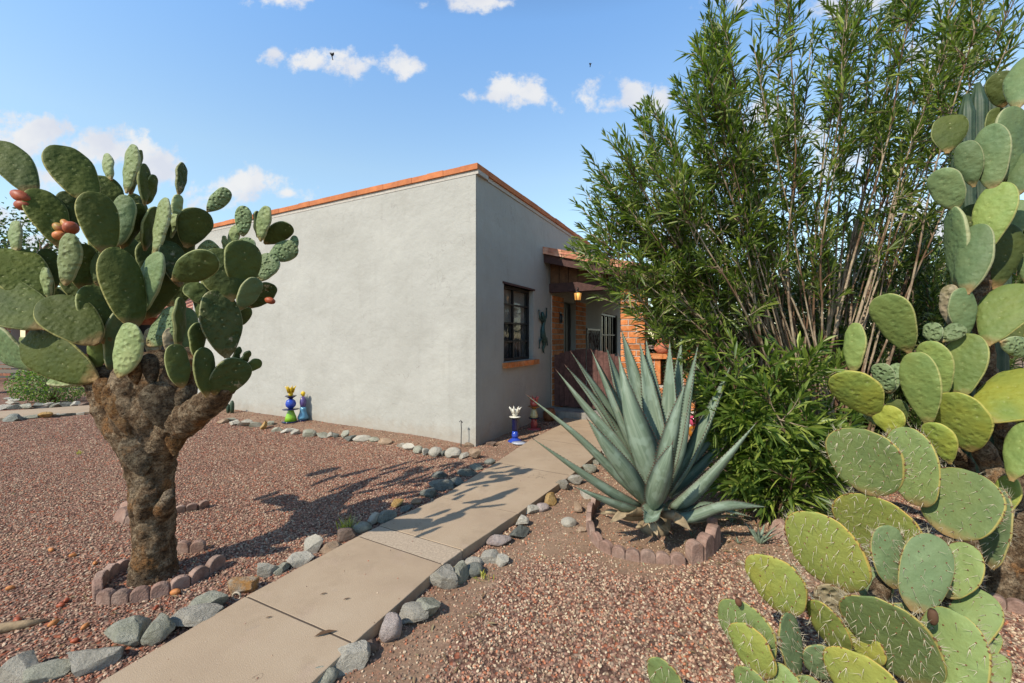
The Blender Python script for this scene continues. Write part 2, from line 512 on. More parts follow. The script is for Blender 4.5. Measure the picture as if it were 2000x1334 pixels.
at = pme.attributes.new('rot', 'FLOAT_VECTOR', 'POINT'); at.data.foreach_set('vector', rot.ravel())
gro = setp(link("gravel", pme, pm), label='loose crushed reddish gravel stones covering the yard', kind='stuff')
ng = bpy.data.node_groups.new("gravel_scatter", 'GeometryNodeTree')
ng.interface.new_socket('Geometry', in_out='INPUT', socket_type='NodeSocketGeometry')
ng.interface.new_socket('Geometry', in_out='OUTPUT', socket_type='NodeSocketGeometry')
gi = ng.nodes.new('NodeGroupInput'); go = ng.nodes.new('NodeGroupOutput')
iop = ng.nodes.new('GeometryNodeInstanceOnPoints')
ci = ng.nodes.new('GeometryNodeCollectionInfo'); ci.inputs[0].default_value = pcol; ci.inputs['Separate Children'].default_value = True
iop.inputs['Pick Instance'].default_value = True
na = ng.nodes.new('GeometryNodeInputNamedAttribute'); na.data_type = 'FLOAT'; na.inputs[0].default_value = 'sc'
nr = ng.nodes.new('GeometryNodeInputNamedAttribute'); nr.data_type = 'FLOAT_VECTOR'; nr.inputs[0].default_value = 'rot'
ng.links.new(gi.outputs[0], iop.inputs['Points']); ng.links.new(ci.outputs[0], iop.inputs['Instance'])
ng.links.new(na.outputs[0], iop.inputs['Scale']); ng.links.new(nr.outputs[0], iop.inputs['Rotation'])
ng.links.new(iop.outputs[0], go.inputs[0])
md = gro.modifiers.new("scatter", 'NODES'); md.node_group = ng

# ------------------------------------------------------------------ front walk
conc, t, b = bare("concrete")
b.inputs['Roughness'].default_value = .9; b.inputs['Specular IOR Level'].default_value = .2
pos = N(t, 'ShaderNodeNewGeometry').outputs['Position']
cc = ramp(t, noise(t, pos, 1.6, 8, .6), [(.3, (.375,.275,.185)), (.5, (.43,.32,.215)), (.7, (.465,.355,.245))])
cc = mixc(t, mrange(t, noise(t, pos, 240, 3), .55, .75, 0, .45), cc, (.25, .2, .15))
cc = mixc(t, mrange(t, noise(t, pos, 150, 2), .66, .72, 0, .6), cc, (.62, .56, .47))
cc = mixc(t, mrange(t, noise(t, pos, 4.5, 4), .58, .72, 0, .35), cc, (.46, .33, .25))
cc = mixc(t, mrange(t, noise(t, pos, 9, 6, .7), .62, .7, 0, .4), cc, (.33, .27, .2))
vk = N(t, 'ShaderNodeTexVoronoi', feature='DISTANCE_TO_EDGE'); vk.inputs['Scale'].default_value = .8
wv = N(t, 'ShaderNodeVectorMath', operation='ADD'); wn = N(t, 'ShaderNodeTexNoise'); wn.inputs['Scale'].default_value = 4; wn.inputs['Detail'].default_value = 8
t.links.new(pos, wn.inputs['Vector']); t.links.new(pos, wv.inputs[0]); t.links.new(wn.outputs['Color'], wv.inputs[1]); t.links.new(wv.outputs[0], vk.inputs['Vector'])
ck = M(t, 'MULTIPLY', mrange(t, vk.outputs['Distance'], .006, .001), mrange(t, noise(t, pos, 1.7, 3), .52, .6))
cc = mixc(t, M(t, 'MULTIPLY', ck, .7), cc, (.14, .10, .07))
cc = mixc(t, mrange(t, noise(t, pos, 2.2, 9, .75), .52, .66, 0, .5), cc, (.30, .22, .145))
t.links.new(cc, b.inputs['Base Color'])
bumpn(t, noise(t, pos, 180, 5), .5, .006, b)
concp = mat("patched concrete", (.43, .335, .24), .95, var=.3, vscale=60, bump=.5, bscale=120, coords='World', bdist=.006)
mb = MB()
def slab(mb, a, b2, mi=0, top=0.0, gap=.007, thick=.13):
    La, Ra = Vector((*a[0], 0)), Vector((*a[1], 0)); Lb, Rb = Vector((*b2[0], 0)), Vector((*b2[1], 0))
    g1 = (Lb - La).normalized() * gap / 2; g2 = (Rb - Ra).normalized() * gap / 2
    q = [La + g1, Ra + g2, Rb - g2, Lb - g1]
    cen = sum(q, Vector()) / 4
    n = 9
    def ring(ins, z):
        pts = []
        for i in range(4):
            p, p2 = q[i], q[(i + 1) % 4]
            pin, pin2 = p + (cen - p).normalized() * ins, p2 + (cen - p2).normalized() * ins
            for k in range(n):
                w = pin.lerp(pin2, k / n)
                j = .0025 * mnoise.noise(w * 9) + .0018 * mnoise.noise(w * 31)
                w = w + Vector((j, -j, 0))
                pts.append(Vector((w.x, w.y, z)))
        return pts
    rings = [ring(0, -thick), ring(0, top - .006), ring(.002, top - .0015), ring(.006, top)]
    vs = sum(rings, []); m = 4 * n; fs = []
    for i in range(3):
        for k in range(m): fs.append((i * m + k, i * m + (k + 1) % m, (i + 1) * m + (k + 1) % m, (i + 1) * m + k))
    fs.append(tuple(3 * m + k for k in range(m)))
    mb.add(vs, fs, mi)
for i in range(len(WALK) - 1):
    slab(mb, WALK[i], WALK[i + 1], 1 if i == 3 else 0, top=(.003 if i == 4 else 0), gap=.007)
# dark filler below the joints
for i in range(len(WALK) - 1):
    a, b2 = WALK[i], WALK[i + 1]
    mb.add([(a[0][0] + .02, a[0][1], -.0012), (a[1][0] - .02, a[1][1], -.0012), (b2[1][0] - .02, b2[1][1], -.0012), (b2[0][0] + .02, b2[0][1], -.0012)], [(0, 1, 2, 3)], 2)
jm = mat("joint dirt", (.09, .065, .045), 1)
setp(mb.build("front_walk_path", [conc, concp, jm]), kind='structure', label='narrow tan concrete front walk with a rough grey patch strip')
# second walk far left
mb = MB()
q = [(-16, 4.1), (-9.95, 8.02 - .28), (-8.67, 8.62), (-7.6, 10.0), (-7.0, 12.0)]
q2 = [(-16.9, 4.9), (-10.75, 8.55), (-9.55, 9.45), (-8.7, 10.6), (-8.2, 12.2)]
for i in range(4):
    slab(mb, (q2[i], q[i]), (q2[i + 1], q[i + 1]), 0, top=.015)
setp(mb.build("side_walk_path", [conc]), kind='structure', label='tan concrete walk crossing the yard at the far left')
# ------------------------------------------------------------------ house
stucco, t, b = bare("white stucco")
b.inputs['Roughness'].default_value = .92; b.inputs['Specular IOR Level'].default_value = .15
pos = N(t, 'ShaderNodeNewGeometry').outputs['Position']
sc_ = ramp(t, noise(t, pos, 1.3, 8, .62), [(.3, (0.407, 0.395, 0.350)), (.55, (0.447, 0.435, 0.389)), (.72, (0.483, 0.470, 0.418))])
mp = N(t, 'ShaderNodeMapping'); mp.inputs['Scale'].default_value = (6, 6, .7); t.links.new(pos, mp.inputs[0])
sc_ = mixc(t, mrange(t, noise(t, mp.outputs[0], 1.2, 7), .54, .74, 0, .26), sc_, (0.331, 0.315, 0.272))
mp2 = N(t, 'ShaderNodeMapping'); mp2.inputs['Scale'].default_value = (.6, .6, 9); t.links.new(pos, mp2.inputs[0])
sc_ = mixc(t, mrange(t, noise(t, mp2.outputs[0], 1.5, 5), .56, .74, 0, .2), sc_, (0.508, 0.495, 0.442))
spz = N(t, 'ShaderNodeSeparateXYZ'); t.links.new(pos, spz.inputs[0])
zlow = mrange(t, M(t, 'ADD', spz.outputs[2], M(t, 'MULTIPLY', noise(t, pos, 7, 6), .5)), .52, .28)
sc_ = mixc(t, M(t, 'MULTIPLY', zlow, .42), sc_, (0.339, 0.266, 0.192))
# hairline cracks
vc = N(t, 'ShaderNodeTexVoronoi', feature='DISTANCE_TO_EDGE'); vc.inputs['Scale'].default_value = .55
wrp = N(t, 'ShaderNodeVectorMath', operation='ADD'); nn = N(t, 'ShaderNodeTexNoise'); nn.inputs['Scale'].default_value = 3; nn.inputs['Detail'].default_value = 7
t.links.new(pos, nn.inputs['Vector']); t.links.new(pos, wrp.inputs[0]); t.links.new(nn.outputs['Color'], wrp.inputs[1]); t.links.new(wrp.outputs[0], vc.inputs['Vector'])
crk = M(t, 'MULTIPLY', mrange(t, vc.outputs['Distance'], .0035, .0008), mrange(t, noise(t, pos, .9, 2), .44, .56))
sc_ = mixc(t, M(t, 'MULTIPLY', crk, .5), sc_, (0.271, 0.254, 0.226))
sc_ = mixc(t, M(t, 'MULTIPLY', mrange(t, noise(t, pos, 11, 7, .7), .68, .74), .5), sc_, (0.350, 0.322, 0.282))
t.links.new(sc_, b.inputs['Base Color'])
nb_ = bumpn(t, noise(t, pos, 3.5, 10, .62), .55, .05, b)
bumpn(t, noise(t, pos, 110, 4), .4, .003, b, nb_)

brickm = mat("burnt adobe brick", (.60, .20, .065), .9, var=.3, vscale=18, bump=.5, bscale=60, col2=(.60, .27, .12), c2scale=8, isl=.28, coords='World', spec=.15)
copm = mat("terracotta coping", (.56, .20, .080), .85, var=.14, vscale=7, bump=.4, bscale=50, col2=(.48, .17, .075), c2scale=4, isl=.08, coords='World', spec=.15)
mortar = mat("mortar", (.50, .46, .40), .95, var=.2, vscale=30, bump=.4, coords='World')
darkwood = mat("dark red brown wood", (.085, .04, .032), .75, var=.35, vscale=14, bump=.4, bscale=50, coords='World')
boards = mat("brown boards", (.16, .075, .035), .8, var=.4, vscale=12, bump=.5, coords='World')
black = mat("black metal", (.012, .012, .013), .45, spec=.4)
glass = mat("window glass", (.03, .035, .04), .06, spec=.8)
glass.node_tree.nodes["Principled BSDF"].inputs["Alpha"].default_value = .3
darkglass = mat("dark window glass", (.02, .02, .022), .3, spec=.3)
blind = mat("pale blind", (.80, .74, .62), .8, var=.15, vscale=4, coords='World')
curtain = mat("grey curtain", (.22, .22, .21), .9, var=.4, vscale=10, coords='World')
tilem = mat("clay roof tile", (.55, .22, .13), .8, var=.35, vscale=9, bump=.3, bscale=40, col2=(.66, .36, .24), c2scale=5, isl=.25, coords='World')
concs = mat("grey concrete", (.30, .28, .25), .9, var=.3, vscale=10, bump=.5, coords='World')

house = empty("adobe_house", (C0.x, C0.y, 0), "white stucco flat roofed house with an orange brick coping along its parapet", "house")
Zv = Vector((0, 0, 1))
def W2(s, off=0.0, z=0.0):      # point on the shaded wall plane; off>0 = outwards (to the right)
    return C0 + dR * s - dL * off + Zv * z
def W1(u, off=0.0, z=0.0):      # point on the sunlit wall plane; off>0 = outwards (towards camera)
    return C0 + dL * u - dR * off + Zv * z
TOP = 3.93
LEN1 = 7.73
mb = MB()
th = .25
# sunlit wall as a gently uneven sheet backed by a solid box
def panel(mb, o, ax, nrm, L, z0, z1, nu, nv, amp, mi=0):
    vs = []; fs = []
    for j in range(nv + 1):
        for i in range(nu + 1):
            p = o + ax * (L * i / nu) + Zv * (z0 + (z1 - z0) * j / nv)
            e = 0 if (i in (0, nu) or j in (0, nv)) else amp * mnoise.fractal(p * .9, 1, 2, 4)
            vs.append(p + nrm * e)
    for j in range(nv):
        for i in range(nu):
            k = j * (nu + 1) + i
            fs.append((k, k + 1, k + nu + 2, k + nu + 1))
    mb.add(vs, fs, mi, True)
panel(mb, W1(0, .012), dL, -dR, LEN1, -.25, TOP, 90, 46, .012)
mb.box(W1(0) + Zv * -.25, dL * LEN1, dR * th, Zv * (TOP + .25))
# shaded wall with openings: (s0,s1,z0,z1)
opens = [(.84, 2.02, 1.15, 2.44), (3.61, 4.43, .12, 2.37), (6.9, 8.9, .95, 2.30)]
def wall_holes(mb, s0, s1, z0, z1, opens):
    cuts = sorted(set([s0, s1] + [o[0] for o in opens] + [o[1] for o in opens]))
    for a, c in zip(cuts, cuts[1:]):
        op = [o for o in opens if o[0] <= a and o[1] >= c]
        if op:
            o = op[0]
            mb.box(W2(a, 0, z0), dR * (c - a), dL * th, Zv * (o[2] - z0))
            mb.box(W2(a, 0, o[3]), dR * (c - a), dL * th, Zv * (z1 - o[3]))
        else:
            mb.box(W2(a, 0, z0), dR * (c - a), dL * th, Zv * (z1 - z0))
wall_holes(mb, .25, 12.0, -.25, TOP, opens)
mb.box(W2(12.0, 0, -.25), dL * 7.7, -dR * th, Zv * (TOP + .25))
mb.box(W1(LEN1, 0, -.25) + dR * th, -dL * th, dR * 11.5, Zv * (TOP + .25))
mb.box(W1(.2, 0, TOP - .35) + dR * .2, dL * (LEN1 - .4), dR * 11.6, Zv * .12)   # roof deck
mb.build("wall", stucco, house)
# coping of bricks laid flat
def coping(mb, o, ax, nrm, L):
    """o at wall top outer edge; nrm outwards"""
    st = .305; n = int(L / st)
    for i in range(n + 1):
        w = min(st, L - i * st)
        if w < .05: break
        j = random.uniform(-.004, .004)
        mb.box(o + ax * (i * st) + nrm * (.045 + j) + Zv * (.062), ax * (w - .003), nrm * (-.33), Zv * (.085 + j))
    mb.box(o + nrm * .018, ax * L, nrm * (-.29), Zv * .0625, 1)
mb = MB()
coping(mb, W1(-.045, 0, TOP), dL, -dR, LEN1 + .04)
coping(mb, W2(.30, 0, TOP), dR, -dL, 11.7)
copo = mb.build("coping", [copm, mortar], house)
# small canale stubs and wire on the sunlit wall
# window in the shaded wall
wf = MB()
def frame_rect(mb, s0, s1, z0, z1, off, w, d, vs, hs_, mi=0):
    for a in (s0, s1 - w): mb.box(W2(a, off, z0), dR * w, -dL * d, Zv * (z1 - z0), mi)
    for z in (z0, z1 - w): mb.box(W2(s0 + w, off, z), dR * (s1 - s0 - 2 * w), -dL * d, Zv * w, mi)
    for f in vs: mb.box(W2(s0 + (s1 - s0) * f - w * .4, off + .002, z0 + w), dR * w * .8, -dL * (d - .006), Zv * (z1 - z0 - 2 * w), mi)
    for f in hs_: mb.box(W2(s0 + w, off + .004, z0 + (z1 - z0) * f), dR * (s1 - s0 - 2 * w), -dL * (d - .012), Zv * w * .6, mi)
frame_rect(wf, .845, 2.015, 1.155, 2.435, -.14, .045, .05, [.45], [.25, .5, .75])
win = wf.build("window", black, house)
mb = MB(); mb.box(W2(.87, -.135, 1.18), dR * 1.12, dL * .006, Zv * 1.23); mb.build("pane", glass, win)
mb = MB(); mb.box(W2(.89, -.17, 1.80), dR * 1.08, dL * .006, Zv * .6)
for k in range(9): mb.box(W2(.9 + k * .12, -.165, 1.2), dR * (.08 if k % 3 else .03), dL * .01, Zv * .59, 1)
mb.build("window_blind", [blind, curtain], win)
mb = MB()
for k in range(5): mb.box(W2(.79 + k * .27, .075, 1.055), dR * .264, dL * .24, Zv * .088)
mb.build("window_sill", brickm, win)
mb = MB(); mb.box(W2(.80, .012, 2.44), dR * 1.27, dL * .1, Zv * .035); mb.build("window_head", darkwood, win)
# brick door surround
def brickwall(mb, o, ax, nrm, L, z0, z1, bw=.29, bh=.098, mj=.018, mi=0, mm=1, out=.0):
    """bricks proud of a mortar core; nrm outwards"""
    row = 0; z = z0
    while z < z1 - .03:
        h = min(bh, z1 - z)
        x = -(bw / 2 if row % 2 else 0)
        while x < L:
            a = max(x, 0) ; c = min(x + bw, L)
            if c - a > .04:
                j = random.uniform(-.003, .004)
                mb.box(o + ax * (a + .004) + nrm * j + Zv * z, ax * (c - a - mj), -nrm * .05, Zv * (h - .004), mi)
            x += bw
        z += bh + mj; row += 1
mb = MB()
for (a, c, zt) in ((2.90, 3.59, 2.45), (4.45, 5.24, 2.45)):
    brickwall(mb, W2(a, .035), dR, -dL, c - a, .02, zt)
    mb.box(W2(a, .024, .0), dR * (c - a), dL * .02, Zv * zt, 1)
mb.build("brick_surround", [brickm, mortar], house)
mb = MB(); mb.box(W2(3.625, -.10, .12), dR * .79, dL * .05, Zv * 2.24)
for k in range(4): mb.box(W2(3.66 + k * .19, -.085, .2), dR * .15, dL * .012, Zv * 2.05)
door = mb.build("front_door", mat("black door", (.010, .010, .011), .5), house)
mb = MB(); mb.tube([W2(3.70, -.06, 1.05), W2(3.70, -.02, 1.05), W2(3.70, -.02, 1.2)], .012); mb.build("door_handle", black, door)
wf = MB(); frame_rect(wf, 6.905, 8.895, .955, 2.295, -.10, .06, .06, [.25, .5, .75], [.5])
w2 = wf.build("window", black, house)
mb = MB(); mb.box(W2(6.93, -.12, .98), dR * 1.94, dL * .006, Zv * 1.29); mb.build("pane", darkglass, w2)
mb = MB(); mb.box(W2(3.55, .9, .0), dR * .0 + dR * .95, dL * .9, Zv * .11); mb.box(W2(2.95, 1.55, -.05), dR * 7, dL * 1.55, Zv * .08)
mb.build("porch_slab", concs, house)
# porch: front plane through s=2.8
def PF(u, back=0.0, z=0.0): return W2(2.8 + back, u, z)
mb = MB()
mb.box(PF(-.06, 0, 2.485), -dL * 2.1, dR * .14, Zv * .18)
mb.build("porch_beam", darkwood, house)
mb = MB()
def roofz(u): return 3.26 - .26 * u
for k in range(7):
    u = .02 + k * .2
    mb.add([PF(u, .02, 2.67), PF(u + .188, .02, 2.67), PF(u + .188, .02, roofz(u + .188) - .12), PF(u, .02, roofz(u) - .12),
            PF(u, .06, 2.67), PF(u + .188, .06, 2.67), PF(u + .188, .06, roofz(u + .188) - .12), PF(u, .06, roofz(u) - .12)],
           [(0, 1, 2, 3), (5, 4, 7, 6), (4, 0, 3, 7), (1, 5, 6, 2), (3, 2, 6, 7), (4, 5, 1, 0)])
mb.build("gable_boards", boards, house)
mb = MB()
mb.add([PF(-.02, -.28, roofz(-.0) - .19), PF(2.15, -.28, roofz(2.15) - .19), PF(2.15, -.28, roofz(2.15) - .02), PF(-.02, -.28, roofz(0) - .02),
        PF(-.02, -.24, roofz(-.0) - .19), PF(2.15, -.24, roofz(2.15) - .19), PF(2.15, -.24, roofz(2.15) - .02), PF(-.02, -.24, roofz(0) - .02)],
       [(0, 1, 2, 3), (5, 4, 7, 6), (4, 0, 3, 7), (1, 5, 6, 2), (3, 2, 6, 7), (4, 5, 1, 0)])
for k in range(9):
    bk = -.2 + k * .75
    a, c = PF(0, bk, roofz(0) - .16), PF(2.15, bk, roofz(2.15) - .16)
    mb.box(a, c - a, dR * .09, Zv * .13)
a, c = PF(0, -.24, roofz(0) - .028), PF(2.15, -.24, roofz(2.15) - .028)
mb.box(a, c - a, dR * 7.4, Zv * .025)
proof = mb.build("porch_roof", darkwood, house)
mb = MB()
r_ = .085
for j in range(38):     # columns of barrel tiles running down the slope
    bk = -.26 + j * .2
    for i in range(6):
        u0 = -.0 + i * .40; u1 = u0 + .44
        p0, p1 = PF(u0, bk, roofz(u0) + .02 + .018), PF(u1, bk, roofz(u1) + .02)
        vs = []; n = 6
        for p, rr in ((p0, r_ * .88), (p1, r_)):
            for k in range(n + 1):
                a_ = math.pi * k / n
                vs.append(p + dR * (math.cos(a_) * rr) + Zv * (math.sin(a_) * rr * .9))
        for p, rr in ((p0, r_ * .88 - .016), (p1, r_ - .016)):
            for k in range(n + 1):
                a_ = math.pi * k / n
                vs.append(p + dR * (math.cos(a_) * rr) + Zv * (math.sin(a_) * rr * .9))
        m_ = n + 1; fs = []
        for k in range(n):
            fs += [(k, k + 1, m_ + k + 1, m_ + k), (2 * m_ + k + 1, 2 * m_ + k, 3 * m_ + k, 3 * m_ + k + 1), (m_ + k, m_ + k + 1, 3 * m_ + k + 1, 3 * m_ + k), (k + 1, k, 2 * m_ + k, 2 * m_ + k + 1)]
        fs += [(0, m_, 3 * m_, 2 * m_), (n, 2 * m_ + n, 3 * m_ + n, m_ + n)]
        mb.add(vs, fs, 0, False)
# verge tile strip along the rake
for i in range(6):
    u0 = i * .4
    a, c = PF(u0, -.33, roofz(u0) - .03), PF(u0 + .39, -.33, roofz(u0 + .39) - .03)
    mb.box(a, c - a, dR * .045, Zv * .14)
mb.build("roof_tiles", tilem, proof)
# brick pillar
mb = MB()
pu0, pu1 = 1.46, 1.90
o = PF(pu0, 0, 0)
mb.box(PF(pu0 + .012, .012, -.1), -dL * (pu1 - pu0 - .024), dR * .40, Zv * 2.58, 1)
brickwall(mb, PF(pu0, 0, 0), -dL, -dR, pu1 - pu0, .06, 2.47, bw=.29)
brickwall(mb, PF(pu1, 0, 0), dR, -dL, .42, .06, 2.47, bw=.21)
brickwall(mb, PF(pu0, .42, 0), -dR, dL, .42, .06, 2.47, bw=.21)
mb.box(PF(pu0 - .06, -.04, 2.485 + .185), -dL * (pu1 - pu0 + .12), dR * .5, Zv * .05, 2)
mb.build("brick_pillar", [brickm, mortar, darkwood], house)
# dark porch back: second pillar and ceiling seen through the leaves
mb = MB()
mb.box(PF(1.55, 3.6, -.1), -dL * .4, dR * .4, Zv * 2.75, 0)
mb.build("porch_post", brickm, house)

# lantern
lan = empty("porch_lantern", PF(.62, -.02, 2.30), "small lit amber glass lantern hanging under the dark porch beam", "lantern")
mb = MB(); c = PF(.62, -.02, 2.30)
mb.lathe(c, [(.055, 0), (.075, .14), (.02, .15)], 6, 0); lo = mb.build("lamp_glass", mat("amber glass", (.9, .5, .15), .3, emit=((1, .45, .10), .55)), lan)
mb = MB(); mb.lathe(c, [(.085, .15), (.05, .18), (.012, .20)], 6, 0); mb.tube([c + Zv * .18, c + Zv * .26], .008)
for k in range(6):
    a_ = k * math.pi / 3; mb.tube([c + Vector((math.cos(a_) * .058, math.sin(a_) * .058, -.005)), c + Vector((math.cos(a_) * .078, math.sin(a_) * .078, .15))], .005, 5)
mb.lathe(c, [(.06, -.015), (.06, 0)], 6, 0)
mb.build("lamp_cage", black, lan)

# gate: two arched leaves of vertical boards
gatem = mat("weathered mauve gate wood", (.115, .055, .045), .8, var=.45, vscale=15, bump=.5, bscale=40, isl=.18, coords='World')
gate = empty("wooden_gate", PF(.08, .05, .15), "closed double wooden board gate with an arched top between house and brick pillar", "gate")
for side in (0, 1):
    mb = MB()
    for k in range(6):
        u = .10 + side * .685 + k * .111
        um = u + .05; zt = 1.17 + .16 * math.sin(math.pi * min(1, max(0, (um - .05) / 1.42)))
        mb.box(PF(u, .04, .16), -dL * .106, dR * .03, Zv * (zt - .16))
    for z in (.35, .95): mb.box(PF(.11 + side * .685, .071, z), -dL * .65, dR * .03, Zv * .1)
    mb.build("gate_leaf", gatem, gate)
mb = MB(); mb.box(PF(.74, .02, .85), -dL * .10, dR * .02, Zv * .03); mb.build("latch", black, gate)
# step under the gate
mb = MB(); mb.box(PF(.0, -.32, -.08), -dL * 1.44, dR * .5, Zv * .2)
setp(mb.build("concrete_step", concs), "low grey concrete step under the wooden gate", "step")

# low brick fence right of the pillar
fence = empty("brick_fence", PF(1.95, 0, 0), "low orange brick garden wall with open posts under a brick cap, beside the porch pillar", "wall")
mb = MB()
mb.box(PF(1.93, .03, -.15), -dL * 4.5, dR * .2, Zv * .33, 0); mb.build("base", mat("white painted base", (.62, .6, .56), .9, var=.2, coords='World'), fence)
mb = MB(); mb.box(PF(1.93, .06, .18), -dL * 4.5, dR * .14, Zv * .5, 1); brickwall(mb, PF(1.93, .045), -dL, -dR, 4.5, .19, .68, bw=.3)
mb.build("brick_courses", [brickm, mortar], fence)
for k in range(9):
    mb = MB(); mb.box(PF(1.95 + k * .5, .05, .70), -dL * .1, dR * .14, Zv * .47, 0); mb.box(PF(2.07 + k * .5, .05, .70), -dL * .1, dR * .14, Zv * .47, 0)
    mb.box(PF(2.05 + k * .5, .056, .70), -dL * .02, dR * .12, Zv * .47, 1)
    mb.build("post", [brickm, mortar], fence)
mb = MB()
for k in range(15): mb.box(PF(1.92 + k * .3, .0, 1.17), -dL * .294, dR * .26, Zv * .09)
mb.build("cap", brickm, fence)

# terracotta owl on the fence cap
terra = mat("terracotta clay", (.50, .16, .085), .75, var=.35, vscale=30, bump=.5, bscale=60)
oc = PF(2.20, .12, 1.262)
owl = empty("clay_owl", oc, "round terracotta owl figure sitting on the brick garden wall", "garden figure")
mb = MB(); mb.lathe(oc, [(.07, 0), (.105, .02), (.118, .09), (.10, .16), (.075, .185), (.09, .21), (.092, .25), (.07, .29), (.03, .305)], 20)
mb.build("body", terra, owl)
mb = MB()
for s_ in (-1, 1):
    mb.lathe(oc - dR * .085 + dL * .038 * s_ + Zv * .245, [(.001, -.02), (.02, -.012), (.024, 0), (.02, .012), (.001, .02)], 10)
    mb.tube([oc - dR * .04 + dL * .05 * s_ + Zv * .28, oc - dR * .04 + dL * .06 * s_ + Zv * .325], [.022, .002], 6)
mb.tube([oc - dR * .085 + Zv * .235, oc - dR * .11 + Zv * .205], [.012, .002], 6)
mb.build("face", mat("dark clay", (.25, .09, .06), .7), owl)
for s_ in (-1, 1):
    mb = MB()
    mb.tube([oc + dL * .105 * s_ + Zv * .17, oc + dL * .125 * s_ - dR * .02 + Zv * .09, oc + dL * .09 * s_ - dR * .03 + Zv * .03], [.02, .03, .008], 8)
    mb.build("wing", terra, owl)
# white cat figurine on orange pot
fc = PF(2.62, .12, 1.262)
pot = empty("flower_pot", fc, "small orange clay pot with a white bird figure on top, on the brick garden wall", "pot")
mb = MB(); mb.lathe(fc, [(.04, 0), (.06, .07), (.066, .07), (.066, .09), (.05, .09)], 16); mb.build("clay_pot", mat("orange clay", (.55, .2, .06), .7), pot)
mb = MB(); mb.lathe(fc + Zv * .088, [(.02, 0), (.04, .03), (.03, .07), (.02, .08), (.026, .10), (.005, .125)], 12); mb.tube([fc + Zv * .19, fc + Zv * .185 - dR * .05], [.012, .003], 6)
mb.build("bird_figure", mat("white glaze", (.7, .7, .68), .4), pot)

# framed iron wall piece by the door
fr = empty("metal_wall_panel", W2(5.35, .0, 1.28), "black square iron openwork panel standing against the porch wall", "wall art")
mb = MB()
s0, s1, z0, z1 = 5.30, 6.55, .92, 1.80
for a in (s0, s1 - .05): mb.box(W2(a, .03, z0), dR * .05, -dL * .03, Zv * (z1 - z0))
for z in (z0, z1 - .05): mb.box(W2(s0 + .05, .03, z), dR * (s1 - s0 - .1), -dL * .03, Zv * .05)
mb.build("frame", black, fr)
mb = MB(); rnd = random.Random(3)
for k in range(9):
    cs = s0 + .15 + .115 * k; cz = z0 + .15 + rnd.random() * .1
    pts_ = [W2(cs + .05 * math.sin(i * 1.3 + k), .045, cz + i * .07) for i in range(9)]
    mb.tube(pts_, .009, 5)
for k in range(16):
    c = W2(rnd.uniform(s0 + .1, s1 - .1), .045, rnd.uniform(z0 + .1, z1 - .1))
    mb.tube([c + (dR * math.cos(a_) + Zv * math.sin(a_)) * .05 for a_ in [i * math.pi / 4 for i in range(9)]], .007, 4)
mb.build("ironwork", mat("rusted iron", (.10, .04, .03), .7), fr)
# wall sconce left of the door
sc0 = W2(3.35, .05, 1.88)
mb = MB(); mb.lathe(sc0, [(.03, 0), (.05, .04), (.05, .14), (.02, .2)], 8); mb.box(W2(3.31, .035, 1.86), dR * .08, -dL * .015, Zv * .26)
setp(mb.build("wall_bell", black), "small black metal bell box fixed on the brick left of the front door", "bell")

# lizard wall art
liz = mat("green patina metal", (.06, .11, .10), .45, metal=.6, var=.5, vscale=30)
lz = empty("lizard_wall_art", W2(2.42, .02, 1.6), "dark green metal lizard hung on the shaded stucco between window and doorway", "wall art")
def WL(a, z): return W2(2.42 + a, .035, z)
mb = MB()
body = [(-.05, 2.06), (-.02, 1.98), (.02, 1.90), (.00, 1.80), (-.03, 1.70), (-.02, 1.60), (.03, 1.50), (.04, 1.42), (-.01, 1.34), (.0, 1.27), (.05, 1.24)]
mb.tube([WL(a * 1.3, z) for a, z in body], [.02, .045, .05, .03, .05, .065, .06, .035, .025, .016, .006], 8)
mb.build("body", liz, lz)
for (a0, z0_, a1, z1_, a2, z2_) in ((.0, 1.86, -.17, 1.93, -.22, 2.04), (.02, 1.86, .14, 1.96, .16, 2.10), (-.0, 1.55, -.17, 1.50, -.2, 1.40), (.03, 1.52, .16, 1.55, .2, 1.45)):
    mb = MB(); mb.tube([WL(a0, z0_), WL(a1, z1_), WL(a2, z2_)], [.028, .02, .012], 6)
    for d in (-.04, 0, .04): mb.tube([WL(a2, z2_), WL(a2 + d, z2_ + .06 * (1 if z2_ > 1.7 else -1))], [.01, .003], 5)
    mb.build("leg", liz, lz)

# ------------------------------------------------------------------ glass garden totems
def totem(px, py, label, parts, group='garden totems of stacked glass', pos=None, cat="garden totem"):
    c = pos or GG(px, py)
    e = empty("glass_totem", c, label, cat, group)
    z = 0
    for (nm, prof, mt, n) in parts:
        mb = MB(); mb.lathe(c + Zv * z * .92, [(r_q * .9, z_q * .92) for r_q, z_q in prof], n); mb.build(nm, mt, e)
        if nm == 'crown':
            mb = MB(); r1, z1 = prof[-1]
            for q in range(7):
                a_ = q * math.pi * 2 / 7; dd = Vector((math.cos(a_), math.sin(a_), 0))
                mb.tube([c + Zv * (z + z1 * .45) * .92 + dd * r1 * .6, c + Zv * (z + z1) * .92 + dd * r1 * .95, c + Zv * (z + z1 + .035) * .92 + dd * r1 * 1.35], [.016, .014, .003], 6)
            mb.build('petals', mt, e)
        z += prof[-1][1] if nm != 'crown' else 0
    return e
def gl(name, c, r=.12): return mat(name, c, r, spec=.6)
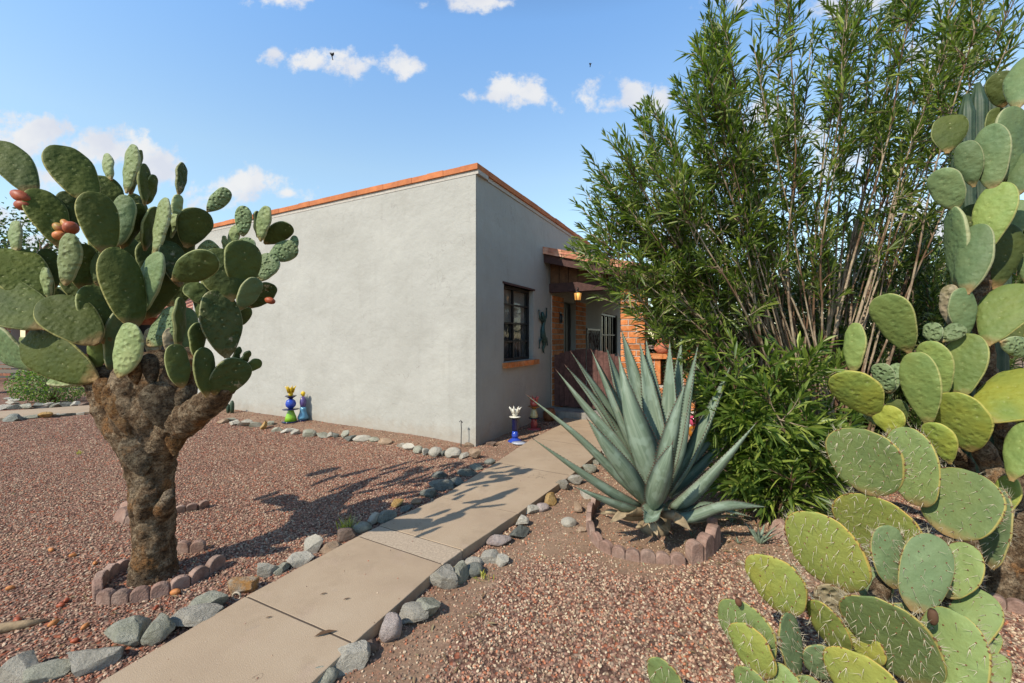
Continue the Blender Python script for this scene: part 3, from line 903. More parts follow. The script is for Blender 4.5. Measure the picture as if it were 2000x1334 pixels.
yel, blu, dkb, grn, lbl, wht, red, org, prp, pnk = (gl("yellow glass", (.75, .5, .02)), gl("blue glass", (.03, .07, .42)), gl("dark blue glass", (.008, .01, .05)), gl("lime glass", (.25, .5, .03)),
    gl("pale blue glass", (.10, .27, .42)), gl("clear white glass", (.75, .72, .62)), gl("red glass", (.42, .07, .07)), gl("amber ceramic", (.42, .16, .02)), gl("violet glass", (.10, .07, .22)), gl("pink glass", (.55, .08, .16)))
crownp = [(.025, 0), (.05, .04), (.035, .10), (.06, .14), (.07, .17)]
totem(568, 824, "glass totem with lime green base, blue ball and yellow top, by the sunlit wall",
      [("base", [(.16, 0), (.17, .012), (.05, .02)], dkb, 20), ("green_vase", [(.115, 0), (.10, .08), (.055, .20), (.05, .22)], grn, 20), ("disc", [(.03, 0), (.155, .008), (.155, .016), (.03, .024)], dkb, 20),
       ("blue_ball", [(.04, 0), (.09, .05), (.10, .10), (.08, .16), (.04, .19)], blu, 20), ("dish", [(.03, 0), (.05, .02), (.11, .06), (.105, .065), (.04, .05)], dkb, 20), ("crown", crownp, yel, 8)])
totem(592, 822, "slim pale blue and violet glass totem right of the lime green based one",
      [("base", [(.10, 0), (.10, .02), (.06, .04)], dkb, 20), ("pale_vase", [(.10, 0), (.105, .04), (.07, .12), (.06, .17), (.068, .2), (.055, .24)], lbl, 16), ("violet_vase", [(.05, 0), (.065, .08), (.06, .14), (.02, .21)], prp, 16), ("knob", [(.02, 0), (.04, .035), (.045, .07), (.02, .10)], yel, 12)])
totem(1006, 862, "dark blue glass totem with a clear tulip crown, by the shaded wall near the corner",
      [("base", [(.125, 0), (.125, .01), (.06, .05), (.05, .06)], blu, 20), ("blue_vase", [(.05, 0), (.06, .04), (.045, .12)], blu, 20), ("dark_vase", [(.05, 0), (.055, .02), (.05, .10), (.055, .2), (.06, .22)], dkb, 20), ("disc", [(.03, 0), (.10, .008), (.10, .014), (.03, .02)], wht, 20),
       ("crown", [(.03, 0), (.055, .03), (.05, .06), (.075, .12)], wht, 8)])
totem(1043, 838, "totem with red glass base, cream vase and coral flower top, by the shaded wall",
      [("base", [(.14, 0), (.14, .012), (.065, .03)], red, 20), ("red_vase", [(.06, 0), (.07, .06), (.055, .13), (.06, .17)], red, 20), ("disc", [(.03, 0), (.11, .008), (.11, .014), (.03, .02)], dkb, 20), ("cream_vase", [(.075, 0), (.07, .06), (.05, .12), (.045, .16)], gl("cream glass", (.62, .55, .3)), 20),
       ("dish", [(.03, 0), (.05, .02), (.12, .05), (.115, .055), (.05, .04)], org, 20), ("crown", [(.03, 0), (.07, .03), (.08, .08), (.05, .12), (.07, .17)], gl("coral glass", (.6, .12, .1)), 10)])
totem(1356, 852, "short totem of a pink glass ball on an amber ceramic jar, behind the agave",
      [("amber_jar", [(.09, 0), (.105, .06), (.10, .14), (.06, .18)], org, 20), ("pink_ball", [(.04, 0), (.085, .04), (.10, .10), (.085, .16), (.03, .20)], pnk, 20), ("pale_dish", [(.03, 0), (.07, .015), (.11, .05), (.105, .055), (.04, .035)], wht, 20)])
mb = MB(); c = GG(1015, 868)
mb.lathe(c, [(.06, 0), (.095, .02), (.10, .03), (.03, .035)], 20, sx=1.2)
setp(mb.build("saucer", mat("grey glazed dish", (.42, .44, .5), .3)), "pale grey shallow dish on the soil in front of the dark blue totem", "dish")
# clay lantern pot by the step
pp = GG(1073, 822)
mb = MB(); mb.lathe(pp, [(.09, 0), (.12, .06), (.12, .17), (.09, .22), (.095, .24), (.07, .24)], 18)
setp(mb.build("clay_pot", mat("brown glazed pot", (.22, .08, .035), .4, var=.5, vscale=14)), "brown glazed clay pot standing in shade by the gate step", "pot")
# wire stake by the house corner
c = GG(900, 873); rnd = random.Random(5)
mb = MB(); mb.tube([c + Vector((rnd.uniform(-.01, .01), 0, z)) for z in (-.03, .08, .16, .25, .33, .37)], .007, 6)
mb.tube([c + Vector((-.02, 0, .36)), c + Vector((.0, 0, .385)), c + Vector((.025, 0, .35))], .007, 5)
setp(mb.build("metal_stake", mat("dark metal stake", (.07, .07, .07), .5)), "thin dark metal stake in front of the sunlit wall near the corner", "stake")
# ------------------------------------------------------------------ prickly pears
def pad_material(name, base, alt, edge, spots=.5, dent=0.8, rough=.5, dotc=(.45, .42, .2), yellow=None, scale=30, scar=.0):
    m, t, b = bare(name)
    b.inputs['Roughness'].default_value = rough + .08; b.inputs['Specular IOR Level'].default_value = .22
    oc_ = N(t, 'ShaderNodeTexCoord').outputs['Object']
    oi = N(t, 'ShaderNodeObjectInfo')
    off = N(t, 'ShaderNodeVectorMath', operation='ADD'); t.links.new(oc_, off.inputs[0])
    sc2 = N(t, 'ShaderNodeVectorMath', operation='SCALE'); t.links.new(oi.outputs['Location'], sc2.inputs[0]); sc2.inputs['Scale'].default_value = 7
    t.links.new(sc2.outputs[0], off.inputs[1]); o2 = off.outputs[0]
    c = mixc(t, mrange(t, noise(t, o2, 6, 6), .35, .65), base, alt)
    if yellow: c = mixc(t, mrange(t, noise(t, o2, 3.2, 3), .42, .62, 0, .85), c, yellow)
    # waxy bloom and scratches
    c = mixc(t, mrange(t, noise(t, o2, 22, 8, .75), .52, .75, 0, .35), c, tuple(min(1, x * 1.9 + .02) for x in base))
    mp = N(t, 'ShaderNodeMapping'); mp.inputs['Rotation'].default_value = (0, R(38), 0); mp.inputs['Scale'].default_value = (scale, 0.001, scale)
    t.links.new(oc_, mp.inputs[0])
    vo = N(t, 'ShaderNodeTexVoronoi'); vo.inputs['Scale'].default_value = 1; vo.inputs['Randomness'].default_value = .75
    t.links.new(mp.outputs[0], vo.inputs['Vector'])
    dot = mrange(t, vo.outputs['Distance'], .16, .09)
    c = mixc(t, M(t, 'MULTIPLY', dot, spots), c, dotc)
    # corky scars
    c = mixc(t, mrange(t, noise(t, o2, 9, 8, .7), .70 - scar, .76 - scar), c, (.36, .30, .19))
    # hue shift per pad
    r = mrange(t, oi.outputs['Random'], 0, 1, .75, 1.2)
    vm = N(t, 'ShaderNodeVectorMath', operation='SCALE'); t.links.new(c, vm.inputs[0]); t.links.new(r, vm.inputs['Scale'])
    # yellowish rim, stored on the mesh
    ea = N(t, 'ShaderNodeAttribute'); ea.attribute_name = 'rim'
    c = mixc(t, M(t, 'MULTIPLY', mrange(t, ea.outputs['Fac'], .80, .98), .75), vm.outputs[0], edge)
    ba = N(t, 'ShaderNodeAttribute'); ba.attribute_name = 'basal'
    bk = M(t, 'MULTIPLY', mrange(t, M(t, 'ADD', ba.outputs['Fac'], M(t, 'MULTIPLY', noise(t, o2, 25, 5), .16)), .24, .10), .8)
    c = mixc(t, bk, c, (.34, .20, .085))
    t.links.new(c, b.inputs['Base Color'])
    h1 = bumpn(t, mrange(t, vo.outputs['Distance'], .0, .55), dent, .012, b)
    h2 = bumpn(t, noise(t, o2, 16, 5), .35, .02, b, h1)
    bumpn(t, noise(t, o2, 80, 6), .4, .004, b, h2)
    return m
PM = {
    'd': pad_material("cactus pad green", (.050, .072, .017), (.082, .102, .020), (.34, .36, .15), .45, .38, rough=.6),
    'l': pad_material("cactus pad light", (.20, .255, .10), (.27, .31, .13), (.45, .46, .25), .3, .7),
    't': pad_material("cactus pad pitted", (.15, .215, .095), (.20, .25, .11), (.42, .46, .26), .65, 1.3, scale=42, dotc=(.05, .09, .04)),
    'b': pad_material("cactus pad blue green", (.115, .175, .075), (.15, .20, .08), (.38, .38, .20), .25, .3),
    'g': pad_material("cactus pad grass green", (.155, .22, .060), (.21, .255, .065), (.42, .40, .14), .5, .35, dotc=(.40, .42, .16)),
    'o': pad_material("cactus pad olive", (.062, .085, .014), (.090, .108, .017), (.36, .34, .12), .45, .42, rough=.6),
    'e': pad_material("cactus pad scarred green", (.038, .062, .015), (.075, .085, .025), (.34, .34, .17), .6, .9, rough=.65, scar=.10),
    'y': pad_material("cactus pad yellowing", (.175, .235, .048), (.235, .27, .05), (.48, .42, .10), .4, .4, yellow=(.29, .29, .038), dotc=(.5, .5, .25)),
    'k': pad_material("cactus pad corky", (.30, .24, .15), (.20, .17, .08), (.40, .30, .18), .4, .9, rough=.8, scar=.22),
    's': pad_material("spiny pad grey green", (.165, .225, .08), (.20, .25, .08), (.46, .36, .10), 0, .12, rough=.55, scar=.035),
    'v': pad_material("spiny pad yellow green", (.225, .27, .065), (.27, .295, .07), (.52, .34, .08), 0, .12, rough=.55, yellow=(.32, .31, .06), scar=.035),
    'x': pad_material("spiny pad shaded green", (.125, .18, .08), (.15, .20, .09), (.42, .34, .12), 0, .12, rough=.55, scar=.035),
}
spinem = mat("pale spines", (.50, .44, .31), .6)
areolem = mat("brown areoles", (.16, .075, .03), .9)
def hwprof(v, k1=.62, k2=.46):
    return (v ** k1) * ((1 - v) ** k2) / ((k1 / (k1 + k2)) ** k1 * (k2 / (k1 + k2)) ** k2)
def pad_mesh(L, Wd, T, rnd, nv=20, ns=22, notch=False):
    vs = []; fs = []; rim = []; bas = []
    bend = rnd.uniform(-.10, .10) * L; twist = rnd.uniform(-.12, .12); cup = rnd.uniform(-.1, .16)
    k1, k2 = (rnd.uniform(.58, .84), rnd.uniform(.40, .48)) if T > .031 else (rnd.uniform(.44, .62), rnd.uniform(.38, .46))
    ph = rnd.uniform(0, 9)
    vv = [0.004] + [.5 - .5 * math.cos(math.pi * i / nv) for i in range(1, nv)] + [.997]
    for v in vv:
        hw = max(Wd / 2 * hwprof(v, k1, k2), Wd * .07 if v < .2 else .002)
        hw *= 1 + .035 * math.sin(v * 9 + ph)
        th = T / 2 * min(1.0, (hw / (Wd / 2)) ** .65) * (1.25 - .45 * v)
        for k in range(ns):
            a = 2 * math.pi * k / ns
            x = hw * math.cos(a); sy = math.sin(a)
            y = th * abs(sy) ** .72 * (1 if sy >= 0 else -1)
            xn = x / (Wd / 2)
            y += bend * (v - .3) ** 2 + twist * x * (v - .4) + cup * x * x / (Wd / 2) + .004 * math.sin(x * 60 + ph) * math.sin(v * 14 + ph)
            vs.append((x, y, v * L)); e = abs(math.cos(a)) ** .9
            rim.append(max(e if abs(sy) < .5 else 0, 0 if v < .9 else (v - .9) / .1 * (1 if abs(sy) < .75 else .3)))
            bas.append(v)
    n = len(vv)
    for i in range(n - 1):
        for k in range(ns):
            fs.append((i * ns + k, i * ns + (k + 1) % ns, (i + 1) * ns + (k + 1) % ns, (i + 1) * ns + k))
    fs.append(tuple(reversed(range(ns)))); fs.append(tuple((n - 1) * ns + k for k in range(ns)))
    me = mesh("pad", vs, fs)
    me.attributes.new('rim', 'FLOAT', 'POINT').data.foreach_set('value', rim)
    me.attributes.new('basal', 'FLOAT', 'POINT').data.foreach_set('value', bas)
    return me, (bend, twist, cup, k1, k2)
padrnd = random.Random(42)
def pad(root, bx, by, tx, ty, w, Y, f=0, m='d', dt=None, name='pad', T=None, spiny=False, label=None, wmin=.42, Wd=None):
    rnd = padrnd
    dt = rnd.uniform(-.04, .04) if dt is None else dt
    B, Tp = P(bx, by, Y), P(tx, ty, Y + dt)
    Zx = Tp - B; L = Zx.length; Zx.normalize()
    cen = (B + Tp) / 2
    Vd = (Vector((0, 0, EYE)) - cen); N0 = (Vd - Zx * Vd.dot(Zx)).normalized()
    Lf = Zx.cross(N0)
    if Lf.dot(Vector((-1, 0, .6))) < 0: Lf = -Lf
    Nn = (N0 * math.cos(R(f)) + Lf * math.sin(R(f))).normalized()
    wa = w * cen.y / F
    if Wd is None:
        T_ = T or (.028 + .05 * L)
        # width that shows w photo pixels across the pad's own axis
        def prj(p): return Vector((p.x / p.y * F, -(p.z - EYE) / p.y * F, 0))
        Xn = Nn.cross(Zx).normalized(); e_ = .01
        dv = (prj(cen + Xn * e_) - prj(cen - Xn * e_)) / (2 * e_); axp = (prj(Tp) - prj(B)).normalized()
        per = abs(dv.x * axp.y - dv.y * axp.x)
        Wd = (w - T_ * .6 * abs(math.sin(R(f))) * F / cen.y) / max(per, 40)
        Wd = max(Wd, wmin * L)
        Wd = min(Wd, .85 * L if abs(f) > 35 else 1.25 * L)
    T_ = T or (.026 + .045 * L)
    X = Nn.cross(Zx).normalized()       # local y = normal facing the viewer
    mw = Matrix((X, -Nn, Zx)).transposed()
    mw = mw.to_4x4(); mw.translation = B
    if mw.to_3x3().determinant() < 0:
        mw = Matrix((-X, -Nn, Zx)).transposed().to_4x4(); mw.translation = B
    me, shp = pad_mesh(L, Wd, T_, rnd)
    o = link(name, me, PM[m] if m in PM else OLD[m], root, mw)
    if label: o['label'] = label
    if spiny: add_spines(o, mw, L, Wd, T_, shp, rnd)
    return o
def add_spines(o, mw, L, Wd, T, shp, rnd):
    bend, twist, cup, k1, k2 = shp
    mb = MB(); sp = .048
    sites = []
    rows = int(L / (sp * .72)) + 1
    for j in range(1, rows + 1):
        v = j * sp * .72 / L
        if v > .97: break
        hw = Wd / 2 * hwprof(v, k1, k2)
        n = int(hw / sp)
        for i in range(-n - 1, n + 1):
            x = (i + (.5 if j % 2 else 0)) * sp + rnd.uniform(-.012, .012)
            if abs(x) < hw * .93: sites.append((x, v))
    def surf(x, v, side):
        hw = Wd / 2 * hwprof(v, k1, k2)
        th = T / 2 * min(1.0, (hw / (Wd / 2)) ** .65) * (1.25 - .45 * v)
        c = min(1, abs(x) / hw); s_ = math.sqrt(max(0, 1 - c * c))
        y = side * th * s_ ** .72 + bend * (v - .3) ** 2 + twist * x * (v - .4) + cup * x * x / (Wd / 2)
        return Vector((x, y, v * L))
    def spike(p, d, ln, r=.0012, mi=0):
        d = d.normalized(); a = d.orthogonal().normalized(); b2 = d.cross(a)
        q = p - d * .003
        mb.add([q + a * r, q - a * r * .5 + b2 * r * .87, q - a * r * .5 - b2 * r * .87, p + d * ln], [(0, 1, 3), (1, 2, 3), (2, 0, 3)], mi)
    def areole(p, nrm, r=.0042):
        a = nrm.orthogonal().normalized(); b2 = nrm.cross(a)
        ring = [p + (a * math.cos(k * math.pi / 3) + b2 * math.sin(k * math.pi / 3)) * r - nrm * .002 for k in range(6)]
        mb.add(ring + [p + nrm * .004], [(k, (k + 1) % 6, 6) for k in range(6)], 1)
    for side in (-1, 1):
        for (x, v) in sites:
            p = surf(x, v, side); nrm = Vector((.25 * x / Wd, side, .1)).normalized()
            areole(p, nrm)
            if rnd.random() < .9:
                for q in range(rnd.choice((1, 1, 2, 2, 3))):
                    d = nrm + Vector((rnd.uniform(-.9, .9), 0, rnd.uniform(-1.3, .3)))
                    spike(p, d, rnd.uniform(.024, .052))
    for k in range(int((2 * L + Wd) / .03)):         # rim
        v = rnd.uniform(.25, .995) ** .7; sgn = rnd.choice((-1, 1))
        hw = Wd / 2 * hwprof(v, k1, k2)
        p = surf(sgn * hw * .985, v, rnd.choice((-1, 1)))
        nr = Vector((sgn * (1.2 - v), 0, max(0, v - .45) * 2.2)).normalized()
        areole(p, nr, .005)
        for q in range(rnd.choice((1, 2, 3))):
            spike(p, nr + Vector((rnd.uniform(-.6, .6), rnd.uniform(-.8, .8), rnd.uniform(-.6, .6))), rnd.uniform(.02, .055))
    # into world space for build
    mb.v = [mw @ v for v in mb.v]
    mb.build("spines", [spinem, areolem], o, mw)
fruitm = mat("prickly pear fruit", (.50, .16, .05), .5, col2=(.45, .30, .06), c2scale=14, var=.3, vscale=20, objv=.15)
fruitr = mat("red prickly pear fruit", (.36, .085, .035), .5, var=.35, vscale=25)
fscar = mat("fruit scar", (.25, .17, .08), .9)
def fruit(root, p0, p1, r, m=None, name="fruit", **kw):
    mb = MB(); p0, p1 = Vector(p0), Vector(p1)
    ax = p1 - p0
    ks = [(0, .35), (.12, .68), (.35, .98), (.6, 1.0), (.82, .85), (.96, .62), (1.0, .5), (.95, .3)]
    mb.tube([p0 + ax * k for k, _ in ks], [r * s_ for _, s_ in ks], 12)
    o = mb.build(name, m or fruitm, root)
    return o

# --- trunk helper: fused tapering limbs with bark
def bark_mat(name, c1, c2, c3, sc=14):
    m, t, b = bare(name)
    b.inputs['Roughness'].default_value = .95; b.inputs['Specular IOR Level'].default_value = .1
    pos = N(t, 'ShaderNodeNewGeometry').outputs['Position']
    c = ramp(t, noise(t, pos, sc, 9, .72), [(.34, c1), (.47, c2), (.56, c3), (.68, tuple(x * 1.5 for x in c3))])
    c = mixc(t, mrange(t, noise(t, pos, 5.5, 6), .56, .66, 0, .8), c, (.34, .16, .055))
    c = mixc(t, mrange(t, noise(t, pos, 2.2, 5), .56, .68, 0, .7), c, (.34, .29, .22))
    c = mixc(t, mrange(t, noise(t, pos, 75, 6, .8), .50, .60, 0, .8), c, (.045, .03, .02))
    c = mixc(t, mrange(t, noise(t, pos, 110, 5, .8), .60, .68, 0, .8), c, (.42, .36, .27))
    t.links.new(c, b.inputs['Base Color'])
    n1 = bumpn(t, noise(t, pos, sc * 1.3, 9, .75), 1.0, .05, b)
    vo = N(t, 'ShaderNodeTexVoronoi'); vo.inputs['Scale'].default_value = 55; t.links.new(pos, vo.inputs['Vector'])
    bumpn(t, vo.outputs['Distance'], .8, .012, b, n1)
    return m
bark = bark_mat("old cactus bark", (.055, .036, .022), (.18, .115, .065), (.33, .245, .155))
def limbmesh(name, limbs, matl, root, voxel=.016, disp=.025, n=14):
    """limbs: list of (points, radii, flatten) fused by a remesh"""
    mb = MB()
    for pts, rad in limbs: mb.tube(pts, rad, n)
    o = mb.build(name, matl, root)
    r = o.modifiers.new("fuse", 'REMESH'); r.mode = 'VOXEL'; r.voxel_size = voxel; r.use_smooth_shade = True
    for sc, st in ((.12, disp), (.035, disp * .5)):
        tx = bpy.data.textures.new("bark", 'CLOUDS'); tx.noise_scale = sc; tx.noise_depth = 4
        d = o.modifiers.new("rough", 'DISPLACE'); d.texture = tx; d.strength = st * 2; d.texture_coords = 'LOCAL'; d.mid_level = .5
    return o

# ================= big tree prickly pear on the left
TB = GG(302, 1126)
big = empty("tree_prickly_pear", TB, "large tree-like prickly pear with thick brown trunk and broad spineless pads, left of the walk", "cactus")
Yt = TB.y
def Q(px, py, d=0): return P(px, py, Yt + d)
limbs = [([Q(300, 1150), Q(301, 1100), Q(300, 1030), Q(296, 950), Q(292, 890), Q(286, 840)], [.128, .122, .118, .122, .145, .175]),
         ([Q(286, 880), Q(250, 830, .0), Q(222, 790), Q(205, 745), Q(208, 715)], [.13, .13, .115, .10, .065]),
         ([Q(290, 870), Q(262, 800, -.1), Q(255, 750, -.1), Q(262, 700, -.08)], [.14, .13, .11, .07]),
         ([Q(290, 870), Q(305, 800, -.06), Q(312, 740, -.02), Q(300, 690)], [.14, .15, .13, .08]),
         ([Q(300, 900), Q(330, 840, -.05), Q(372, 815, -.15), Q(415, 782, -.25), Q(440, 750, -.3)], [.11, .11, .10, .085, .06]),
         ([Q(300, 870), Q(345, 800, -.05), Q(350, 740, -.12), Q(372, 690, -.2)], [.10, .11, .10, .06]),
         ([Q(290, 860), Q(240, 780, .16), Q(225, 720, .2)], [.13, .12, .08]),
         ([Q(312, 1010), Q(322, 985, -.1), Q(330, 965, -.14)], [.06, .045, .03]),
         ([Q(285, 1030), Q(282, 1000, -.10), Q(290, 960, -.12)], [.06, .05, .045])]
limbmesh("trunk", limbs, bark, big, disp=.02, voxel=.013)
OLD = {'z': bark_mat("old pad bark", (.05, .038, .025), (.17, .125, .08), (.30, .24, .16), 20), 'q': bark_mat("old orange pad bark", (.07, .035, .015), (.24, .12, .045), (.32, .20, .10), 18)}
for (bx, by, tx, ty, w, Y, f, m) in ((278, 930, 266, 842, 78, -.13, 10, 'z'), (318, 836, 312, 745, 84, -.19, 6, 'z'), (252, 850, 218, 748, 62, -.19, 20, 'q'), (352, 800, 358, 742, 44, -.17, 26, 'z'),
                                     (340, 890, 350, 808, 50, -.13, -10, 'q'), (298, 752, 290, 690, 40, -.22, 14, 'z'), (216, 800, 198, 738, 50, -.13, 30, 'q'), (396, 826, 424, 758, 56, -.07, 0, 'z'), (268, 752, 258, 700, 36, -.24, 10, 'q')):
    pad(big, bx, by, tx, ty, w, Yt + Y, f, m, T=.075, name='old_pad')
BIGPADS = [
    # bx, by, tx, ty, w, dY, f, mat
    (66, 380, -6, 272, 62, .0, 8, 'd'), (120, 484, 72, 366, 80, .02, -4, 'd'), (143, 456, 126, 374, 40, .10, 6, 'd'), (176, 396, 116, 286, 88, -.08, -6, 'd'),
    (215, 410, 198, 342, 72, .12, 0, 'd'), (217, 352, 204, 300, 27, .12, 55, 'l'), (247, 378, 265, 284, 27, .05, 60, 'l'), (254, 380, 272, 292, 20, .12, -62, 'd'),
    (282, 402, 285, 320, 26, .10, -50, 'd'), (288, 400, 303, 342, 24, .14, -40, 'd'), (349, 382, 355, 318, 26, .10, -48, 'd'), (342, 428, 350, 380, 24, .10, -30, 'l'),
    (404, 414, 447, 370, 38, .14, 12, 't'), (208, 498, 182, 375, 84, -.22, 2, 'd'), (228, 482, 248, 382, 44, -.05, 36, 'b'), (238, 486, 272, 396, 40, .02, -30, 'd'),
    (282, 490, 300, 402, 36, .06, -52, 'd'), (302, 500, 329, 388, 20, -.06, 68, 'l'), (322, 478, 345, 418, 24, .05, 50, 'l'), (362, 484, 394, 408, 76, .06, -12, 'd'),
    (322, 570, 354, 430, 84, .10, -24, 'd'), (336, 548, 420, 500, 66, -.10, 6, 'd'), (385, 500, 428, 482, 44, .12, 0, 't'), (264, 642, 222, 482, 62, -.20, -2, 'o'),
    (272, 614, 312, 492, 42, -.12, 52, 'b'), (280, 624, 334, 516, 80, -.02, -16, 'd'), (290, 676, 352, 606, 58, -.12, 50, 't'), (127, 558, 139, 456, 50, -.14, 46, 'l'),
    (33, 492, 27, 430, 22, .02, 56, 'l'), (90, 606, 6, 482, 112, -.02, 0, 'd'), (94, 642, -36, 562, 112, -.12, -4, 'd'), (104, 566, 90, 486, 50, .12, 0, 'd'),
    (96, 584, 89, 522, 20, -.02, 60, 'l'), (190, 672, 92, 580, 100, -.16, 0, 'o'), (208, 672, 180, 556, 84, -.06, -14, 'd'), (190, 742, 40, 660, 94, -.10, -18, 'd'),
    (72, 722, -24, 648, 56, .04, 62, 'b'), (112, 728, 32, 664, 30, .10, 64, 'l'), (112, 712, 60, 694, 26, .16, 50, 'b'), (186, 748, 108, 736, 40, .10, 58, 'l'),
    (190, 722, 192, 650, 36, -.04, 10, 'g'), (214, 730, 242, 604, 46, -.02, -36, 'b'), (232, 738, 264, 632, 64, -.24, 48, 'l'), (160, 566, 166, 476, 66, .10, -8, 'd'),
    (192, 560, 200, 490, 34, .12, 30, 'd'), (444, 700, 424, 566, 86, .02, -8, 'd'), (452, 590, 420, 486, 92, .05, 4, 'd'), (470, 566, 478, 470, 80, .10, -20, 'd'),
    (398, 596, 372, 552, 44, .12, -10, 'd'), (492, 520, 476, 464, 42, .14, 44, 't'), (474, 462, 477, 402, 37, .14, 18, 't'), (503, 464, 503, 412, 16, .18, -60, 'd'),
    (508, 472, 521, 402, 27, .14, 42, 'l'), (516, 476, 568, 438, 44, .20, -16, 'd'), (524, 504, 580, 480, 44, .16, 14, 't'), (506, 550, 532, 496, 48, .10, 36, 't'),
    (572, 496, 576, 460, 18, .24, 0, 't'), (441, 488, 438, 460, 13, .16, 40, 'l'), (449, 490, 462, 440, 22, .16, 40, 'l'), (484, 602, 534, 556, 46, .14, -20, 'd'),
    (466, 606, 504, 544, 46, .08, -30, 'b'), (461, 640, 486, 600, 28, .14, -24, 'd'), (356, 758, 340, 672, 52, -.16, -8, 'd'), (348, 680, 353, 580, 16, -.10, -60, 'd'),
    (384, 704, 388, 630, 38, .02, -20, 'd'), (404, 776, 396, 678, 42, -.04, -22, 'd'), (418, 772, 474, 704, 70, .0, -14, 'd'), (458, 708, 468, 677, 13, .06, -30, 'd'),
    (471, 712, 487, 686, 14, .06, -30, 'd'), (480, 722, 510, 704, 24, .06, -10, 'd'), (252, 560, 250, 460, 64, .16, -12, 'd'), (300, 560, 290, 470, 60, .20, -10, 'd'),
    (230, 470, 206, 400, 60, .20, 4, 'd'), (352, 560, 330, 470, 56, .24, -14, 'd'), (412, 600, 420, 520, 50, .20, -12, 'd'), (130, 640, 90, 560, 66, .14, -4, 'd'),
    (250, 640, 262, 560, 50, .16, -10, 'd'), (370, 690, 366, 600, 36, .20, -20, 'b'), (300, 700, 296, 640, 40, .08, 20, 'k'), (330, 690, 336, 640, 34, .12, -10, 'k'),
    (205, 838, 196, 800, 26, .2, 20, 't'), (-20, 560, -60, 460, 90, .1, 0, 'd'), (-10, 690, -80, 610, 80, .1, 0, 'd'), (280, 440, 262, 378, 40, .16, -20, 'd'), (318, 480, 316, 420, 34, .16, 30, 'd'),
    (200, 620, 150, 520, 90, .42, 20, 'd'), (300, 620, 280, 520, 90, .45, 0, 'd'), (240, 560, 210, 440, 90, .42, 0, 'd'), (330, 600, 370, 500, 80, .5, 30, 'd'),
    (410, 640, 400, 560, 60, .42, 40, 'd'), (280, 500, 300, 420, 70, .5, 20, 'd'), (150, 640, 110, 560, 80, .5, 30, 'd'), (440, 560, 460, 500, 50, .5, 40, 'd'), (350, 500, 340, 430, 56, .4, 20, 'd'),
]
for i_, (bx, by, tx, ty, w, d, f, m) in enumerate(BIGPADS):
    if m == 'd' and bx < 260 and i_ % 2: m = 'o'
    if 325 < (bx + tx) / 2 < 505 and (by + ty) / 2 > 505: d -= .26
    if m in 'do': f -= 9
    if m == 'd' and i_ % 7 == 3: m = 'e'
    pad(big, bx, by, tx, ty, w, Yt + d * 1.3, f, m)
for (x0, y0, x1, y1, r, d, mm) in ((56, 392, 26, 376, 11, 0, 1), (58, 402, 32, 400, 10, .0, 1), (124, 452, 107, 438, 8, 0, 0), (126, 460, 106, 460, 9, -.02, 0), (140, 452, 122, 430, 7, .02, 0), (150, 446, 128, 444, 12, -.06, 1), (518, 584, 536, 590, 7, .2, 1)):
    fruit(big, Q(x0, y0, d - .05), Q(x1, y1, d - .05), r * Yt / F, fruitr if mm else fruitm)

# ================= tall smooth prickly pear on the right
RB = GG(1962, 1165)
Yr = RB.y
tall = empty("tall_prickly_pear", RB, "tall spineless prickly pear with yellow green lower pads at the right edge", "cactus")
def Q2(px, py, Y): return P(px, py, Y)
limbmesh("trunk", [([Q2(1955, 1200, 2.55), Q2(1962, 1110, 2.55), Q2(1972, 1030, 2.6), Q2(1968, 960, 2.6), Q2(1930, 900, 2.7), Q2(1905, 850, 2.7)], [.075, .07, .065, .06, .06, .05]),
                   ([Q2(1975, 1020, 2.62), Q2(1990, 940, 2.7), Q2(1960, 840, 2.75), Q2(1930, 760, 2.75), Q2(1922, 680, 2.75), Q2(1915, 590, 2.75), Q2(1925, 500, 2.75)], [.06, .06, .06, .055, .05, .045, .03]),
                   ([Q2(1900, 1200, 2.9), Q2(1895, 1000, 2.9), Q2(1880, 900, 2.85), Q2(1860, 880, 2.8)], [.06, .055, .05, .04]),
                   ([Q2(2010, 1190, 2.5), Q2(2005, 1080, 2.5), Q2(1990, 1000, 2.5)], [.06, .055, .05])], bark, tall, disp=.02)
